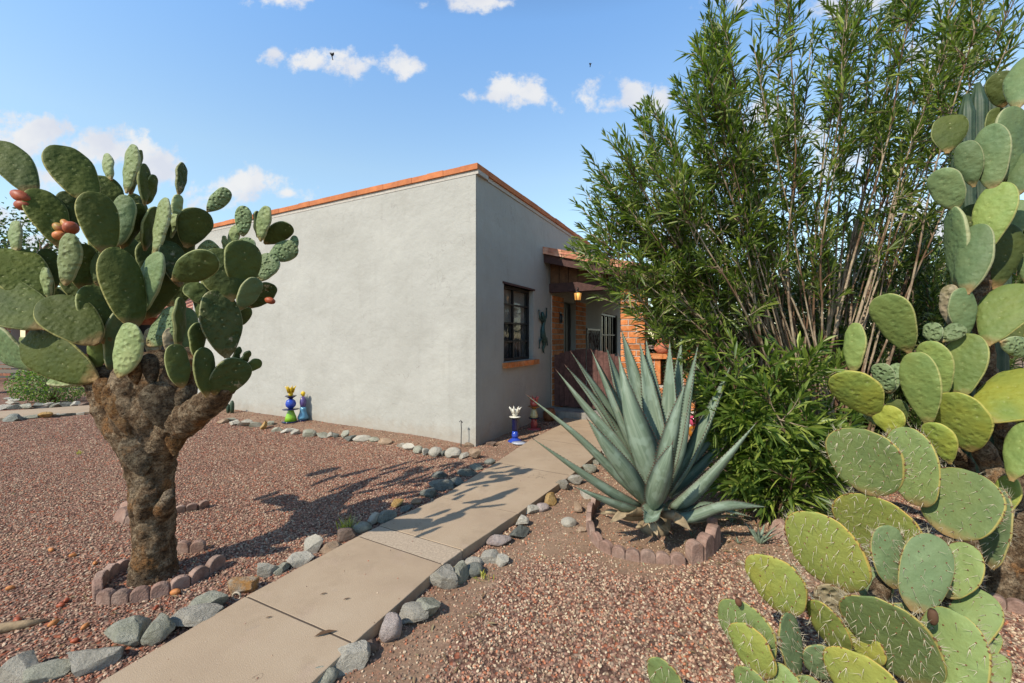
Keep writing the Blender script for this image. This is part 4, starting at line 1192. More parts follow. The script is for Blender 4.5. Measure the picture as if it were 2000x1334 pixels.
RPADS = [
    (1985, 214, 2024, 96, 84, 2.60, 22, 'b'), (1968, 366, 1983, 206, 36, 2.62, -48, 'b'), (1940, 372, 1934, 243, 64, 2.60, 20, 'b'), (1902, 366, 1884, 276, 58, 2.66, 10, 'b'),
    (1868, 412, 1834, 330, 70, 2.70, 14, 'b'), (1984, 384, 2014, 296, 66, 2.55, 24, 'b'), (1922, 496, 1955, 356, 78, 2.60, 22, 'g'), (1872, 566, 1865, 404, 22, 2.70, 62, 'b'),
    (1888, 576, 1910, 438, 58, 2.56, 30, 'b'), (1944, 566, 1976, 436, 44, 2.72, -30, 'd'), (1926, 676, 1992, 552, 98, 2.52, 20, 'g'), (1864, 644, 1853, 556, 36, 2.66, 26, 'k'),
    (1884, 664, 1877, 562, 32, 2.60, -30, 'b'), (1776, 690, 1726, 576, 78, 2.56, 22, 'g'), (1826, 672, 1818, 630, 40, 2.6, 20, 't'), (1840, 668, 1878, 634, 36, 2.60, 14, 't'),
    (1666, 728, 1670, 630, 44, 2.48, 36, 'g'), (1712, 816, 1642, 728, 80, 2.46, 26, 'y'), (1734, 768, 1718, 710, 44, 2.60, 20, 't'), (1738, 768, 1752, 708, 34, 2.62, 20, 't'),
    (1814, 834, 1788, 688, 76, 2.46, 24, 'g'), (1836, 778, 1816, 666, 70, 2.58, 22, 'g'), (1874, 780, 1896, 652, 82, 2.56, 22, 'g'), (1894, 882, 1858, 768, 104, 2.50, 24, 'y'),
    (1746, 852, 1728, 792, 60, 2.40, 22, 'y'), (1856, 906, 1822, 824, 58, 2.38, 30, 'y'), (1912, 826, 2044, 730, 122, 2.42, 26, 'y'), (1954, 668, 2016, 684, 40, 2.46, 10, 't'),
    (1974, 940, 2014, 824, 76, 2.25, 30, 'g'), (1958, 1012, 1974, 930, 54, 2.4, 30, 'y'), (1890, 500, 1900, 400, 60, 2.78, 0, 'd'), (1975, 700, 2000, 620, 50, 2.8, 0, 'd'),
    (2010, 560, 2040, 440, 90, 2.7, 20, 'b'), (2030, 700, 2080, 600, 100, 2.6, 20, 'g'), (1980, 470, 1990, 390, 50, 2.8, 0, 'b'), (1960, 210, 1952, 140, 60, 2.9, -10, 'd'), (1850, 300, 1856, 226, 70, 3.0, -14, 'd'),
    (1960, 300, 1945, 210, 40, 2.85, -30, 'd'), (1720, 830, 1700, 790, 40, 2.6, 0, 't'), (2060, 240, 2090, 120, 100, 2.6, 10, 'b'), (1760, 830, 1748, 780, 40, 2.62, 10, 'd'),
    (1925, 1010, 1900, 930, 60, 2.9, -20, 'd'), (1870, 840, 1880, 780, 60, 2.75, -10, 'd'), (1990, 1120, 2010, 1010, 80, 2.75, -20, 'd'), (1960, 640, 1950, 570, 50, 2.85, -10, 'k'),
]
for (bx, by, tx, ty, w, Y, f, m) in RPADS:
    pad(tall, bx, by, tx, ty, w * 1.1, Y, f, m)

# ================= columnar cactus behind
colm, t, b = bare("columnar cactus skin")
b.inputs['Roughness'].default_value = .6
t.links.new(mixc(t, mrange(t, noise(t, N(t, 'ShaderNodeTexCoord').outputs['Object'], 14, 6), .4, .7), (.022, .05, .024), (.05, .08, .035)), b.inputs['Base Color'])
cb = P(1905, 760, 3.5); cb.z = gz(cb.x, cb.y)
cc_ = empty("columnar_cactus", cb, "dark green ribbed columnar cactus rising behind the tall prickly pear", "cactus")
for (px, pt, w, Y) in ((1890, 184, 17, 3.45), (1914, 162, 19, 3.5), (1938, 142, 20, 3.55), (1962, 172, 20, 3.4), (1872, 232, 14, 3.6)):
    top = P(px, pt, Y); r = w * Y / F / 2 * 1.3
    base = Vector((cb.x + (top.x - cb.x) * .5, Y, gz(cb.x, Y) - .05))
    vs = []; fs = []; n = 28; ks = 22
    for i in range(ks + 1):
        k = i / ks; c = base.lerp(top, k) + Vector((.02 * math.sin(k * 7 + px), 0, 0))
        if k < .25: c = base.lerp(top, k)
        tp = 1 if k < .95 else math.sqrt(max(.01, 1 - ((k - .95) / .052) ** 2))
        for j in range(n):
            a = 2 * math.pi * j / n; rr = r * tp * (1 + .16 * math.cos(a * 7)) * (1 + .03 * math.sin(k * 60))
            vs.append(c + Vector((math.cos(a) * rr, math.sin(a) * rr, 0)))
    for i in range(ks):
        for j in range(n): fs.append((i * n + j, i * n + (j + 1) % n, (i + 1) * n + (j + 1) % n, (i + 1) * n + j))
    fs.append(tuple(ks * n + j for j in range(n)))
    link("stem", mesh("stem", [v - cb for v in vs], fs), colm, cc_, Matrix.Translation(cb))

# ================= spiny prickly pear in the front right
SB = G(1760, 1420, -.07)
spy = empty("spiny_prickly_pear", SB, "low prickly pear with long pale spines on round pads, in the front right corner", "cactus")
SPADS = [
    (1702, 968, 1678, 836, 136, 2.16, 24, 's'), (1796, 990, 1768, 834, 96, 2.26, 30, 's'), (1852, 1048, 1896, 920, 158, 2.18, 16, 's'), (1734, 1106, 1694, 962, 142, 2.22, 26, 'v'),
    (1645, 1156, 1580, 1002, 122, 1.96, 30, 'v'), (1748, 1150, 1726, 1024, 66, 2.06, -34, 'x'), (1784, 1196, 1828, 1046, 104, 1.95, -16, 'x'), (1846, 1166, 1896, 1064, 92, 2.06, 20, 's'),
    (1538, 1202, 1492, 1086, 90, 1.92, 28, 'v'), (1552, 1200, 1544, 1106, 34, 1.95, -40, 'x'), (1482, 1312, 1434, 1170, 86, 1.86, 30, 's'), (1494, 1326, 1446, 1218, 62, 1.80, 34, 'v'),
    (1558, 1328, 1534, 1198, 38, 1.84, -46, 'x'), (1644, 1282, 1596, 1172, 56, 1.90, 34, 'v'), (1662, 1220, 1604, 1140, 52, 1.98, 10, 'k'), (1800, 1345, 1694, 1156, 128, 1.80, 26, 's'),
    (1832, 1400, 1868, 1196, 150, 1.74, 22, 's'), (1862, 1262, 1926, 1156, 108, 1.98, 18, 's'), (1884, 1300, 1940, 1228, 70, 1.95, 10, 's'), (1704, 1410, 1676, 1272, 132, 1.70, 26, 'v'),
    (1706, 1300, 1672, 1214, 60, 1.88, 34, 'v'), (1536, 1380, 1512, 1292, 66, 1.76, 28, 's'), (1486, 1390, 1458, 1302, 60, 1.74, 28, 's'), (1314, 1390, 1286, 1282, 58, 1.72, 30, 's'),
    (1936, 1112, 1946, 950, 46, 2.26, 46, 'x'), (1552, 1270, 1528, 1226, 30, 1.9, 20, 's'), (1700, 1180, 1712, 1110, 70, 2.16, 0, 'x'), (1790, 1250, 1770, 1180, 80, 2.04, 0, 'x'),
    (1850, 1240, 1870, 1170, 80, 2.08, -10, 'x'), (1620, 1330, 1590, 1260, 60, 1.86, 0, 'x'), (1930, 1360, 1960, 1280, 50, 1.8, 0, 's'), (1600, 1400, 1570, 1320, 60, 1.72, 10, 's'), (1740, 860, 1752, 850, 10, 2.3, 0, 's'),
]
for (bx, by, tx, ty, w, Y, f, m) in SPADS[:-1]:
    pad(spy, bx, by, tx, ty, w * 1.12, Y, f, m, spiny=True, T=.026)
limbmesh("trunk", [([P(1800, 1500, 1.9), P(1805, 1300, 1.96), P(1790, 1190, 2.0)], [.05, .045, .03]), ([P(1850, 1500, 1.95), P(1870, 1300, 2.0), P(1850, 1050, 2.2)], [.05, .045, .03]),
                   ([P(1640, 1520, 1.9), P(1650, 1330, 1.92), P(1700, 1200, 2.05), P(1740, 1100, 2.2)], [.05, .04, .04, .03]), ([P(1560, 1500, 1.85), P(1545, 1330, 1.88), P(1540, 1210, 1.93)], [.04, .03, .02])], bark, spy, disp=.012, voxel=.012)
fruit(spy, P(1822, 1220, 1.72), P(1822, 1190, 1.72), .018, mat("dried fruit", (.10, .05, .025), .8), name="dried_fruit")
fruit(spy, P(1444, 1184, 1.84), P(1441, 1168, 1.84), .014, mat("dried bud", (.12, .05, .025), .8), name="dried_fruit")

# ================= agave
agm, t, b = bare("agave leaf")
b.inputs['Roughness'].default_value = .5; b.inputs['Specular IOR Level'].default_value = .25
oc_ = N(t, 'ShaderNodeTexCoord').outputs['Object']
mp = N(t, 'ShaderNodeMapping'); mp.inputs['Scale'].default_value = (1, 1, .25)
la = N(t, 'ShaderNodeAttribute'); la.attribute_name = 'along'
ls = N(t, 'ShaderNodeAttribute'); ls.attribute_name = 'across'
cmb = N(t, 'ShaderNodeCombineXYZ'); t.links.new(M(t, 'MULTIPLY', ls.outputs['Fac'], 3.0), cmb.inputs[0]); t.links.new(M(t, 'MULTIPLY', la.outputs['Fac'], 1.2), cmb.inputs[1])
rn = N(t, 'ShaderNodeObjectInfo').outputs['Random']; t.links.new(M(t, 'MULTIPLY', rn, 20), cmb.inputs[2])
c = ramp(t, noise(t, cmb.outputs[0], 2.4, 6, .6), [(.3, (.11, .155, .10)), (.5, (.165, .215, .145)), (.7, (.235, .285, .20))])
cmb2 = N(t, 'ShaderNodeCombineXYZ'); t.links.new(M(t, 'MULTIPLY', M(t, 'ABSOLUTE', ls.outputs['Fac']), 1.0), cmb2.inputs[0]); t.links.new(M(t, 'MULTIPLY', la.outputs['Fac'], 6.0), cmb2.inputs[1]); t.links.new(M(t, 'MULTIPLY', rn, 50), cmb2.inputs[2])
c = mixc(t, mrange(t, noise(t, cmb2.outputs[0], 1.2, 2), .5, .56, 0, .5), c, (.27, .34, .26))
c = mixc(t, mrange(t, noise(t, oc_, 9, 9, .75), .62, .70, 0, .5), c, (.34, .33, .22))
cmb3 = N(t, 'ShaderNodeCombineXYZ'); t.links.new(M(t, 'MULTIPLY', ls.outputs['Fac'], 26.0), cmb3.inputs[0]); t.links.new(la.outputs['Fac'], cmb3.inputs[1])
c = mixc(t, mrange(t, noise(t, cmb3.outputs[0], 1, 4), .5, .7, 0, .3), c, (.07, .12, .08))
c = mixc(t, mrange(t, la.outputs['Fac'], .16, .02, 0, .6), c, (.40, .38, .20))
c = mixc(t, mrange(t, M(t, 'ABSOLUTE', ls.outputs['Fac']), .9, 1.0, 0, .6), c, (.16, .12, .08))
t.links.new(c, b.inputs['Base Color'])
bumpn(t, noise(t, cmb3.outputs[0], 1, 5), .3, .006, b)
toothm = mat("agave teeth", (.10, .055, .035), .6)
dryleaf = mat("dry agave leaf", (.33, .25, .15), .9, var=.4, vscale=14, bump=.4)
AC = GG(1278, 1036)
AC = Vector((AC.x, AC.y, gz(AC.x, AC.y)))
aga = empty("agave", AC, "large blue green agave with long toothed sword leaves in a scalloped edging ring", "agave")
def catmull(pts, n):
    pts = [pts[0] * 2 - pts[1]] + pts + [pts[-1] * 2 - pts[-2]]
    out = []
    m = len(pts) - 3
    for i in range(n + 1):
        s_ = i / n * m; k = min(int(s_), m - 1); u = s_ - k
        p0, p1, p2, p3 = pts[k:k + 4]
        out.append(.5 * ((2 * p1) + (p2 - p0) * u + (2 * p0 - 5 * p1 + 4 * p2 - p3) * u * u + (3 * p1 - p0 - 3 * p2 + p3) * u ** 3))
    return out
def agave_leaf(pts, Wd, m=None, flip=0, roll=0, n=26, name="leaf", root=None, ctr=None, teeth=True, chan=.28, tk=.16):
    root = root or aga; ctr = ctr or AC
    c = catmull([Vector(p) for p in pts], n)
    vs = []; fs = []; al = []; ac = []; mi = []
    K = 5; ring = 2 * K - 2 + 0
    rings = []
    for i, p in enumerate(c):
        k = i / n
        T = (c[min(i + 1, n)] - c[max(i - 1, 0)]).normalized()
        rad = Vector((p.x - ctr.x, p.y - ctr.y, 0))
        if rad.length < .05 or i < 3: rad = Vector((c[-1].x - ctr.x, c[-1].y - ctr.y, 0))
        side = T.cross(rad.normalized())
        if side.length < .05: side = T.cross(Vector((0, 1, 0)))
        side = Vector((0, 0, 1)).cross(rad).normalized() if side.length < .3 else side.normalized()
        if i > 0 and side.dot(ps) < 0: side = -side
        if i > 0: side = (side * .4 + ps * .6).normalized()
        side = (side - T * side.dot(T)).normalized(); ps = side
        s2 = Matrix.Rotation(R(roll), 3, T) @ side
        inn = s2.cross(T).normalized()
        if inn.dot(rad) > 0 and inn.z < 0 or (inn.z < -.2): inn = -inn
        hw = Wd * .43 * (.46 + .54 * math.sin(math.pi * min(1, k / .42) * .5) if k < .42 else (1 - ((k - .42) / .58) ** 1.75)) 
        hw = max(hw, .004)
        row = []
        for q in range(-(K // 2), K // 2 + 1):
            s_ = q / (K // 2)
            y = inn * (hw * chan * 2 * (s_ * s_ - .5))
            row.append((p + s2 * (hw * s_) + y, k, s_))
        low = []
        for q in range(K // 2 - 0, -(K // 2) - 1, -1):
            s_ = q / (K // 2)
            if abs(s_) == 1: continue
            th = hw * tk * 2 * (1 - s_ * s_) * (1 + 1.2 * (1 - k)) 
            y = inn * (hw * chan * 2 * (s_ * s_ - .5) - th)
            low.append((p + s2 * (hw * s_) + y, k, s_))
        rings.append((row + low, s2, inn, hw, p, T))
    m_ = len(rings[0][0])
    for (rw, *_r) in rings:
        for (v, k, s_) in rw: vs.append(v); al.append(k); ac.append(s_)
    for i in range(n):
        for k in range(m_): fs.append((i * m_ + k, i * m_ + (k + 1) % m_, (i + 1) * m_ + (k + 1) % m_, (i + 1) * m_ + k)); mi.append(0)
    fs.append(tuple(reversed(range(m_)))); mi.append(0)
    # spine
    tip = c[-1]; T = (c[-1] - c[-2]).normalized()
    b0 = len(vs); a = T.orthogonal().normalized(); b3 = T.cross(a)
    for k in range(5):
        vs.append(tip - T * .01 + (a * math.cos(k * 1.2566) + b3 * math.sin(k * 1.2566)) * .005); al.append(1); ac.append(1)
    vs.append(tip + T * .035); al.append(1); ac.append(1)
    for k in range(5): fs.append((b0 + k, b0 + (k + 1) % 5, b0 + 5)); mi.append(1)
    if teeth:
        Lt = sum((c[i + 1] - c[i]).length for i in range(n))
        nt_ = int(Lt / .024)
        for e in (-1, 1):
            for j in range(2, nt_ - 1):
                fI = j / nt_ * n; i = int(fI); u = fI - i
                _, s2, inn, hw, p, T = rings[i]; _, s2b, innb, hwb, pb, Tb = rings[min(i + 1, n)]
                s2 = s2.lerp(s2b, u); inn = inn.lerp(innb, u); hw = hw * (1 - u) + hwb * u; p = p.lerp(pb, u)
                q = p + s2 * (hw * e) + inn * (hw * chan)
                b0 = len(vs)
                vs += [q - T * .007 - s2 * e * .003, q + T * .007 - s2 * e * .003, q + s2 * e * .013 + T * .005, q + inn * .003 - s2 * e * .003]
                al += [.5] * 4; ac += [1] * 4
                fs += [(b0, b0 + 1, b0 + 2), (b0, b0 + 2, b0 + 3), (b0 + 1, b0 + 3, b0 + 2)]; mi += [1] * 3
    me = mesh(name, [v - ctr for v in vs], fs, True, mi)
    me.attributes.new('along', 'FLOAT', 'POINT').data.foreach_set('value', al)
    me.attributes.new('across', 'FLOAT', 'POINT').data.foreach_set('value', ac)
    return link(name, me, [m or agm, toothm], root, Matrix.Translation(ctr))
def AP(px, py, d=0): return P(px, py, AC.y + d)
AL = [  # points (px,py,d), width m, roll
    ([(1266, 985, -.05), (1215, 935, -.10), (1130, 852, -.12), (1032, 774, -.10)], .13, 0),
    ([(1262, 990, -.10), (1215, 972, -.22), (1140, 925, -.32), (1041, 857, -.40)], .13, 0),
    ([(1264, 998, -.10), (1225, 990, -.25), (1180, 975, -.36), (1122, 951, -.45)], .12, 0),
    ([(1270, 970, .0), (1220, 880, .0), (1150, 798, .05), (1089, 726, .1)], .19, 0),
    ([(1272, 960, .1), (1215, 860, .18), (1160, 780, .25), (1106, 716, .3)], .15, 0),
    ([(1272, 950, .15), (1225, 860, .25), (1170, 770, .32), (1117, 690, .4)], .15, 0),
    ([(1276, 960, .05), (1240, 870, .08), (1195, 768, .12), (1156, 686, .18)], .20, 0),
    ([(1282, 975, -.10), (1262, 900, -.12), (1232, 800, -.06), (1208, 694, .04)], .30, 0),
    ([(1278, 950, .12), (1250, 860, .2), (1210, 760, .28), (1185, 681, .36)], .20, 0),
    ([(1282, 940, .2), (1262, 840, .3), (1236, 730, .4), (1214, 646, .5)], .18, 0),
    ([(1288, 945, .1), (1282, 860, .2), (1268, 770, .3), (1250, 672, .4)], .20, 0),
    ([(1290, 950, .16), (1292, 850, .3), (1275, 760, .4), (1262, 664, .5)], .18, 0),
    ([(1296, 950, .1), (1305, 880, .18), (1308, 780, .26), (1308, 668, .32)], .20, 0),
    ([(1298, 950, .2), (1312, 870, .3), (1322, 770, .4), (1331, 660, .46)], .18, 0),
    ([(1300, 955, .0), (1325, 880, .0), (1342, 780, .05), (1363, 676, .1)], .17, 0),
    ([(1286, 985, -.16), (1296, 920, -.28), (1315, 835, -.34), (1337, 752, -.34)], .17, 0),
    ([(1272, 1000, -.25), (1282, 965, -.45), (1297, 915, -.58), (1313, 866, -.62)], .19, 0),
    ([(1268, 990, -.16), (1232, 935, -.30), (1190, 880, -.38), (1148, 820, -.42)], .19, 0),
    ([(1304, 965, .0), (1342, 900, .05), (1390, 800, .08), (1428, 712, .1)], .17, 0),
    ([(1304, 960, .2), (1350, 900, .3), (1400, 830, .35), (1450, 760, .4)], .15, 0),
    ([(1308, 970, .1), (1345, 935, .15), (1400, 880, .2), (1462, 806, .2)], .13, 0),
    ([(1300, 990, -.10), (1340, 972, -.20), (1402, 910, -.28), (1476, 827, -.32)], .18, 0),
    ([(1296, 995, -.12), (1338, 1010, -.25), (1400, 990, -.30), (1440, 988, -.32), (1494, 990, -.30)], .14, 18),
    ([(1284, 975, -.22), (1272, 1000, -.46), (1258, 1022, -.55)], .17, 0),
    ([(1292, 985, .05), (1330, 1000, -.02), (1380, 985, -.02), (1430, 1000, 0), (1470, 1010, 0)], .09, 10),
]
for (pp_, wd, rl) in AL:
    agave_leaf([AP(*p) for p in pp_], wd, roll=rl)
for (pp_, wd) in (([(1272, 1000, -.15), (1225, 1000, -.3), (1190, 1022, -.38)], .10), ([(1290, 1005, -.2), (1320, 1010, -.32), (1350, 1036, -.36)], .10), ([(1280, 1000, -.2), (1275, 1020, -.42), (1285, 1048, -.5)], .09), ([(1276, 1010, -.1), (1230, 1010, -.2), (1200, 1000, -.28), (1170, 1003, -.30)], .09), ([(1284, 1010, -.15), (1290, 1022, -.3), (1310, 1040, -.42)], .08), ([(1270, 1010, -.15), (1255, 1025, -.3), (1240, 1032, -.36)], .07),
                  ([(1300, 1000, 0), (1350, 1018, 0), (1420, 1008, .1), (1465, 1018, .1)], .06), ([(1300, 1005, .1), (1360, 1000, .2), (1410, 985, .3)], .06)):
    o = agave_leaf([AP(*p) for p in pp_], wd, dryleaf, teeth=False, name="dry_leaf"); 
mb = MB(); mb.lathe(AC + Vector((0, 0, -.05)), [(.09, 0), (.13, .08), (.13, .15), (.09, .24), (.04, .30)], 14); mb.build("core", dryleaf, aga)
# offsets
def pup(px, py, h, label, n=6, seed=0):
    c = GG(px, py); rnd = random.Random(seed)
    e = empty("agave_pup", c, label, "agave", "young agaves in bare soil beside the big agave")
    for k in range(n):
        a = 2 * math.pi * k / n + rnd.uniform(-.3, .3); r = h * rnd.uniform(.35, .8); zt = h * rnd.uniform(.6, 1)
        dv = Vector((math.cos(a), math.sin(a), 0))
        agave_leaf([c + dv * .005, c + dv * r * .4 + Zv * zt * .45, c + dv * r + Zv * zt], h * .18, root=e, ctr=c, n=8, teeth=False)
pup(1483, 1062, .17, "largest young agave with thin blue green leaves, beside the broken scalloped edging", 8, 1)
pup(1428, 1020, .12, "small young agave in front of the big agave's lowest right leaf", 5, 2)
pup(1443, 1062, .07, "tiny young agave in the leaf shadow right of the edging ring", 4, 3)
pup(1436, 980, .12, "single upright agave shoot in the shade under the oleander", 2, 4)
pup(1352, 1047, .06, "tiny agave shoot inside the edging ring", 3, 5)
# ------------------------------------------------------------------ leafy shrubs
def leaf_mat(name, c1, c2, c3):
    m, t, b = bare(name)
    b.inputs['Roughness'].default_value = .42; b.inputs['Specular IOR Level'].default_value = .4
    ri = N(t, 'ShaderNodeNewGeometry').outputs['Random Per Island']
    c = ramp(t, ri, [(0, c1), (.55, c2), (.93, c3), (1, tuple(min(.5, x * 1.6) for x in c3))])
    t.links.new(c, b.inputs['Base Color'])
    tr = N(t, 'ShaderNodeBsdfTranslucent'); t.links.new(mixc(t, 1.0, c, (1.1, 1.5, .45), 'MULTIPLY'), tr.inputs[0])
    ms = N(t, 'ShaderNodeMixShader'); ms.inputs[0].default_value = .32
    o = t.nodes['Material Output']
    t.links.new(b.outputs[0], ms.inputs[1]); t.links.new(tr.outputs[0], ms.inputs[2]); t.links.new(ms.outputs[0], o.inputs[0])
    return m
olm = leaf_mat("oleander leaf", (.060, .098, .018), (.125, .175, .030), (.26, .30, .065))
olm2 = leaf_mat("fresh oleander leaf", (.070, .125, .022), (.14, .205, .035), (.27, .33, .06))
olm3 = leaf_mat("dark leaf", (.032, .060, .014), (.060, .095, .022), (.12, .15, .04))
stemm = mat("oleander stem bark", (.36, .28, .19), .85, var=.4, vscale=20, col2=(.14, .08, .045), c2scale=2.2, c2lo=.46, c2hi=.56, coords='World', bump=.3)
class Leaves:
    def __init__(s, seed): s.r = np.random.RandomState(seed); s.p = []; s.d = []; s.n = []; s.L = []; s.w = []
    def add(s, p, d, n, L, w): s.p.append(p); s.d.append(d); s.n.append(n); s.L.append(L); s.w.append(w)
    def build(s, name, m, parent, droop=.12):
        p = np.array(s.p); d = np.array(s.d); n = np.array(s.n); L = np.array(s.L)[:, None]; w = np.array(s.w)[:, None]
        d /= np.linalg.norm(d, axis=1, keepdims=True)
        n = n - d * (n * d).sum(1, keepdims=True); n /= np.maximum(np.linalg.norm(n, axis=1, keepdims=True), 1e-6)
        sd_ = np.cross(d, n)
        k = len(p); dz = np.array([0, 0, -1.0])
        m1 = p + d * L * .42; m2 = p + d * L * .72 + dz * L * droop * .4; tp = p + d * L + dz * L * droop
        V = np.stack([p, m1 + sd_ * w * .5 + n * w * .16, m1, m1 - sd_ * w * .5 + n * w * .16,
                      m2 + sd_ * w * .38 + n * w * .12, m2, m2 - sd_ * w * .38 + n * w * .12, tp], 1).reshape(-1, 3)
        T = np.array([(0, 2, 1), (0, 3, 2), (1, 2, 5), (1, 5, 4), (2, 3, 6), (2, 6, 5), (4, 5, 7), (5, 6, 7)])
        Fc = (np.arange(k)[:, None, None] * 8 + T[None]).reshape(-1, 3)
        org = np.array(WM(parent).translation)
        return link(name, npmesh(name, V - org, Fc, True), m, parent, Matrix.Translation(Vector(org)))
def rv(rnd, s=1): return Vector((rnd.gauss(0, s), rnd.gauss(0, s), rnd.gauss(0, s)))
def leafy_twig(lv, mb, a, b2, rnd, step=.032, L0=.13, wl_=.017, start=.15, spread=.75, r=.0035, mi=0, bunch=True):
    """twig from a to b with whorls of leaves"""
    ax = b2 - a; ln = ax.length; axn = ax.normalized()
    mid = a.lerp(b2, .5) + rv(rnd, .04 * ln)
    mb.tube([a, mid, b2], [r * 1.6, r * 1.1, r * .6], 4, mi, False)
    k = start; ph = rnd.random() * 6
    x = axn.orthogonal().normalized(); y = axn.cross(x)
    while k <= 1.0:
        p = a.lerp(mid, k * 2) if k < .5 else mid.lerp(b2, k * 2 - 1)
        for q in range(3):
            if rnd.random() < .12: continue
            an = ph + q * 2.094 + rnd.uniform(-.3, .3)
            out = x * math.cos(an) + y * math.sin(an)
            sp = spread * (1.25 - .75 * k) + rnd.uniform(-.15, .25)
            d = axn * math.cos(sp) + out * math.sin(sp)
            nn_ = axn * math.sin(sp) - out * math.cos(sp) + rv(rnd, .15)
            lv.add(p, d, nn_, L0 * rnd.uniform(.45, 1.3) * (1.05 - .35 * max(0, k - .8) * 2), wl_ * rnd.uniform(.75, 1.25))
        ph += 1.05; k += step / ln
    for q in range(4 if bunch else 1):      # closed tip
        lv.add(b2, axn + rv(rnd, .28), rv(rnd, 1), L0 * rnd.uniform(.4, .8), wl_ * .7)
def cane(a, tgt, rnd, sag=.12, n=14, lift=.35):
    """arching stem path"""
    hd = Vector((tgt.x - a.x, tgt.y - a.y, 0)).length / (tgt - a).length
    up = a.lerp(tgt, .5) + Vector((0, 0, 1)) * (tgt - a).length * (sag * hd)
    pts = []
    wob = [rv(rnd, .07) for _ in range(4)]
    for i in range(n + 1):
        k = i / n
        p = a * (1 - k) ** 2 + up * 2 * k * (1 - k) + tgt * k * k
        p += wob[int(k * 3.99)] * math.sin(k * math.pi) * .8
        pts.append(p)
    # smooth
    for _ in range(2):
        pts = [pts[0]] + [(pts[i - 1] + pts[i] * 2 + pts[i + 1]) / 4 for i in range(1, n)] + [pts[-1]]
    return pts
def shrub(root, base, targets, rnd, m, twig=(4, .25, .6), leafL=.13, leafW=.017, spread0=.3, r0=.014, sag=.12, stem_parts=True, start=.4, step=.034, tw_up=.35, densend=1.0, stems_mat=stemm, rnd_tw=.42):
    lv = Leaves(1)
    for (tg, dens) in targets:
        a = base + Vector((rnd.uniform(-1, 1) * spread0, rnd.uniform(-1, 1) * spread0, -.05))
        pts = cane(a, tg, rnd, sag)
        n = len(pts) - 1; ln = sum((pts[i + 1] - pts[i]).length for i in range(n))
        mb = MB()
        rr = r0 * rnd.uniform(.6, 1.25)
        mb.tube(pts, [rr * (1 - .78 * i / n) for i in range(n + 1)], 6)
        ntw = int(twig[0] * ln * dens)
        for k_ in range(ntw):
            k = rnd.uniform(start, .97); i = int(k * n); u = k * n - i
            p = pts[i].lerp(pts[i + 1], u)
            T = (pts[i + 1] - pts[i]).normalized()
            d = (T + rv(rnd, rnd_tw) + Vector((0, 0, tw_up))).normalized()
            leafy_twig(lv, mb, p, p + d * rnd.uniform(twig[1], twig[2]), rnd, step, leafL, leafW)
        # leafy end
        leafy_twig(lv, mb, pts[-3], pts[-1] + (pts[-1] - pts[-3]) * .2, rnd, step, leafL, leafW, start=0)
        mb.build("stem", stems_mat, root, Matrix.Translation(root.location))
    if lv.p: lv.build("foliage", m, root)
    return len(lv.p)

rnd = random.Random(11)
OB = P(1585, 660, 4.35); OB.z = gz(OB.x, OB.y)
ole = empty("oleander_shrub", OB, "tall open oleander with bare fanning canes and narrow leaves, rising in front of the porch", "shrub")
tg = []
def env(px):    # top outline of the crown in photo rows
    return np.interp(px, [1130, 1150, 1200, 1260, 1330, 1375, 1400, 1500, 1700, 1900, 1990], [410, 300, 262, 205, 165, 60, -20, -150, -260, -200, -120])
for k in range(84):
    px = rnd.uniform(1160, 2010) if k > 12 else 1150 + k * 22
    lo = np.interp(px, [1130, 1200, 1300, 1400, 1600, 1800, 2010], [500, 480, 430, 340, 240, 200, 110])
    u = rnd.random() ** 1.4
    py = env(px) * (1 - u) + lo * u
    Y = 4.35 + rnd.uniform(-1.0, 1.1) * (.45 if px < 1300 else 1)
    tg.append((P(px, py + 22, Y), 1.0 if px < 1750 else .85))
for (px, py) in ((1150, 405), (1165, 440), (1148, 306), (1185, 275), (1240, 235), (1205, 420), (1180, 510), (1290, 500), (1385, 70), (1370, 125), (1368, 50), (1395, 20), (1160, 470), (1210, 330), (1250, 300), (1290, 250), (1220, 480), (1260, 440), (1300, 400), (1190, 380), (1310, 330), (1175, 350), (1240, 520), (1340, 200), (1320, 480), (1132, 484), (1150, 520), (1128, 400), (1142, 445)):
    tg.append((P(px + 12, py + 12, 4.1 + rnd.uniform(-.4, .5)), 1.1))
n1_ = shrub(ole, OB, tg, rnd, olm, twig=(4.2, .10, .36), leafL=.145, leafW=.0195, r0=.015, spread0=.36, start=.50, tw_up=.12, step=.045, rnd_tw=.62)

# low dense sucker growth, second plant in front of the tall one
rnd = random.Random(12)
LB = P(1540, 660, 3.85); LB.z = gz(LB.x, LB.y)
low = empty("oleander_shrub", LB, "low dense bright green oleander with drooping leaves, directly right of the big agave", "shrub")
tg = []
for k in range(40):
    px = rnd.uniform(1400, 1660); py = rnd.uniform(690, 960)
    Y = 3.8 + rnd.uniform(-.45, .45)
    tg.append((P(px, py, Y), 1.0))
for (px, py) in ((1385, 740), (1400, 780), (1420, 830), (1450, 870), (1400, 700), (1460, 930), (1500, 970), (1540, 985), (1480, 900), (1600, 960), (1380, 760), (1500, 700), (1560, 690)):
    tg.append((P(px, py, 3.6), 1.2))
n2_ = shrub(low, LB, tg, rnd, olm2, twig=(7.5, .12, .32), leafL=.185, leafW=.027, r0=.009, spread0=.25, start=.22, sag=.22, tw_up=-.15, step=.042, rnd_tw=.6)
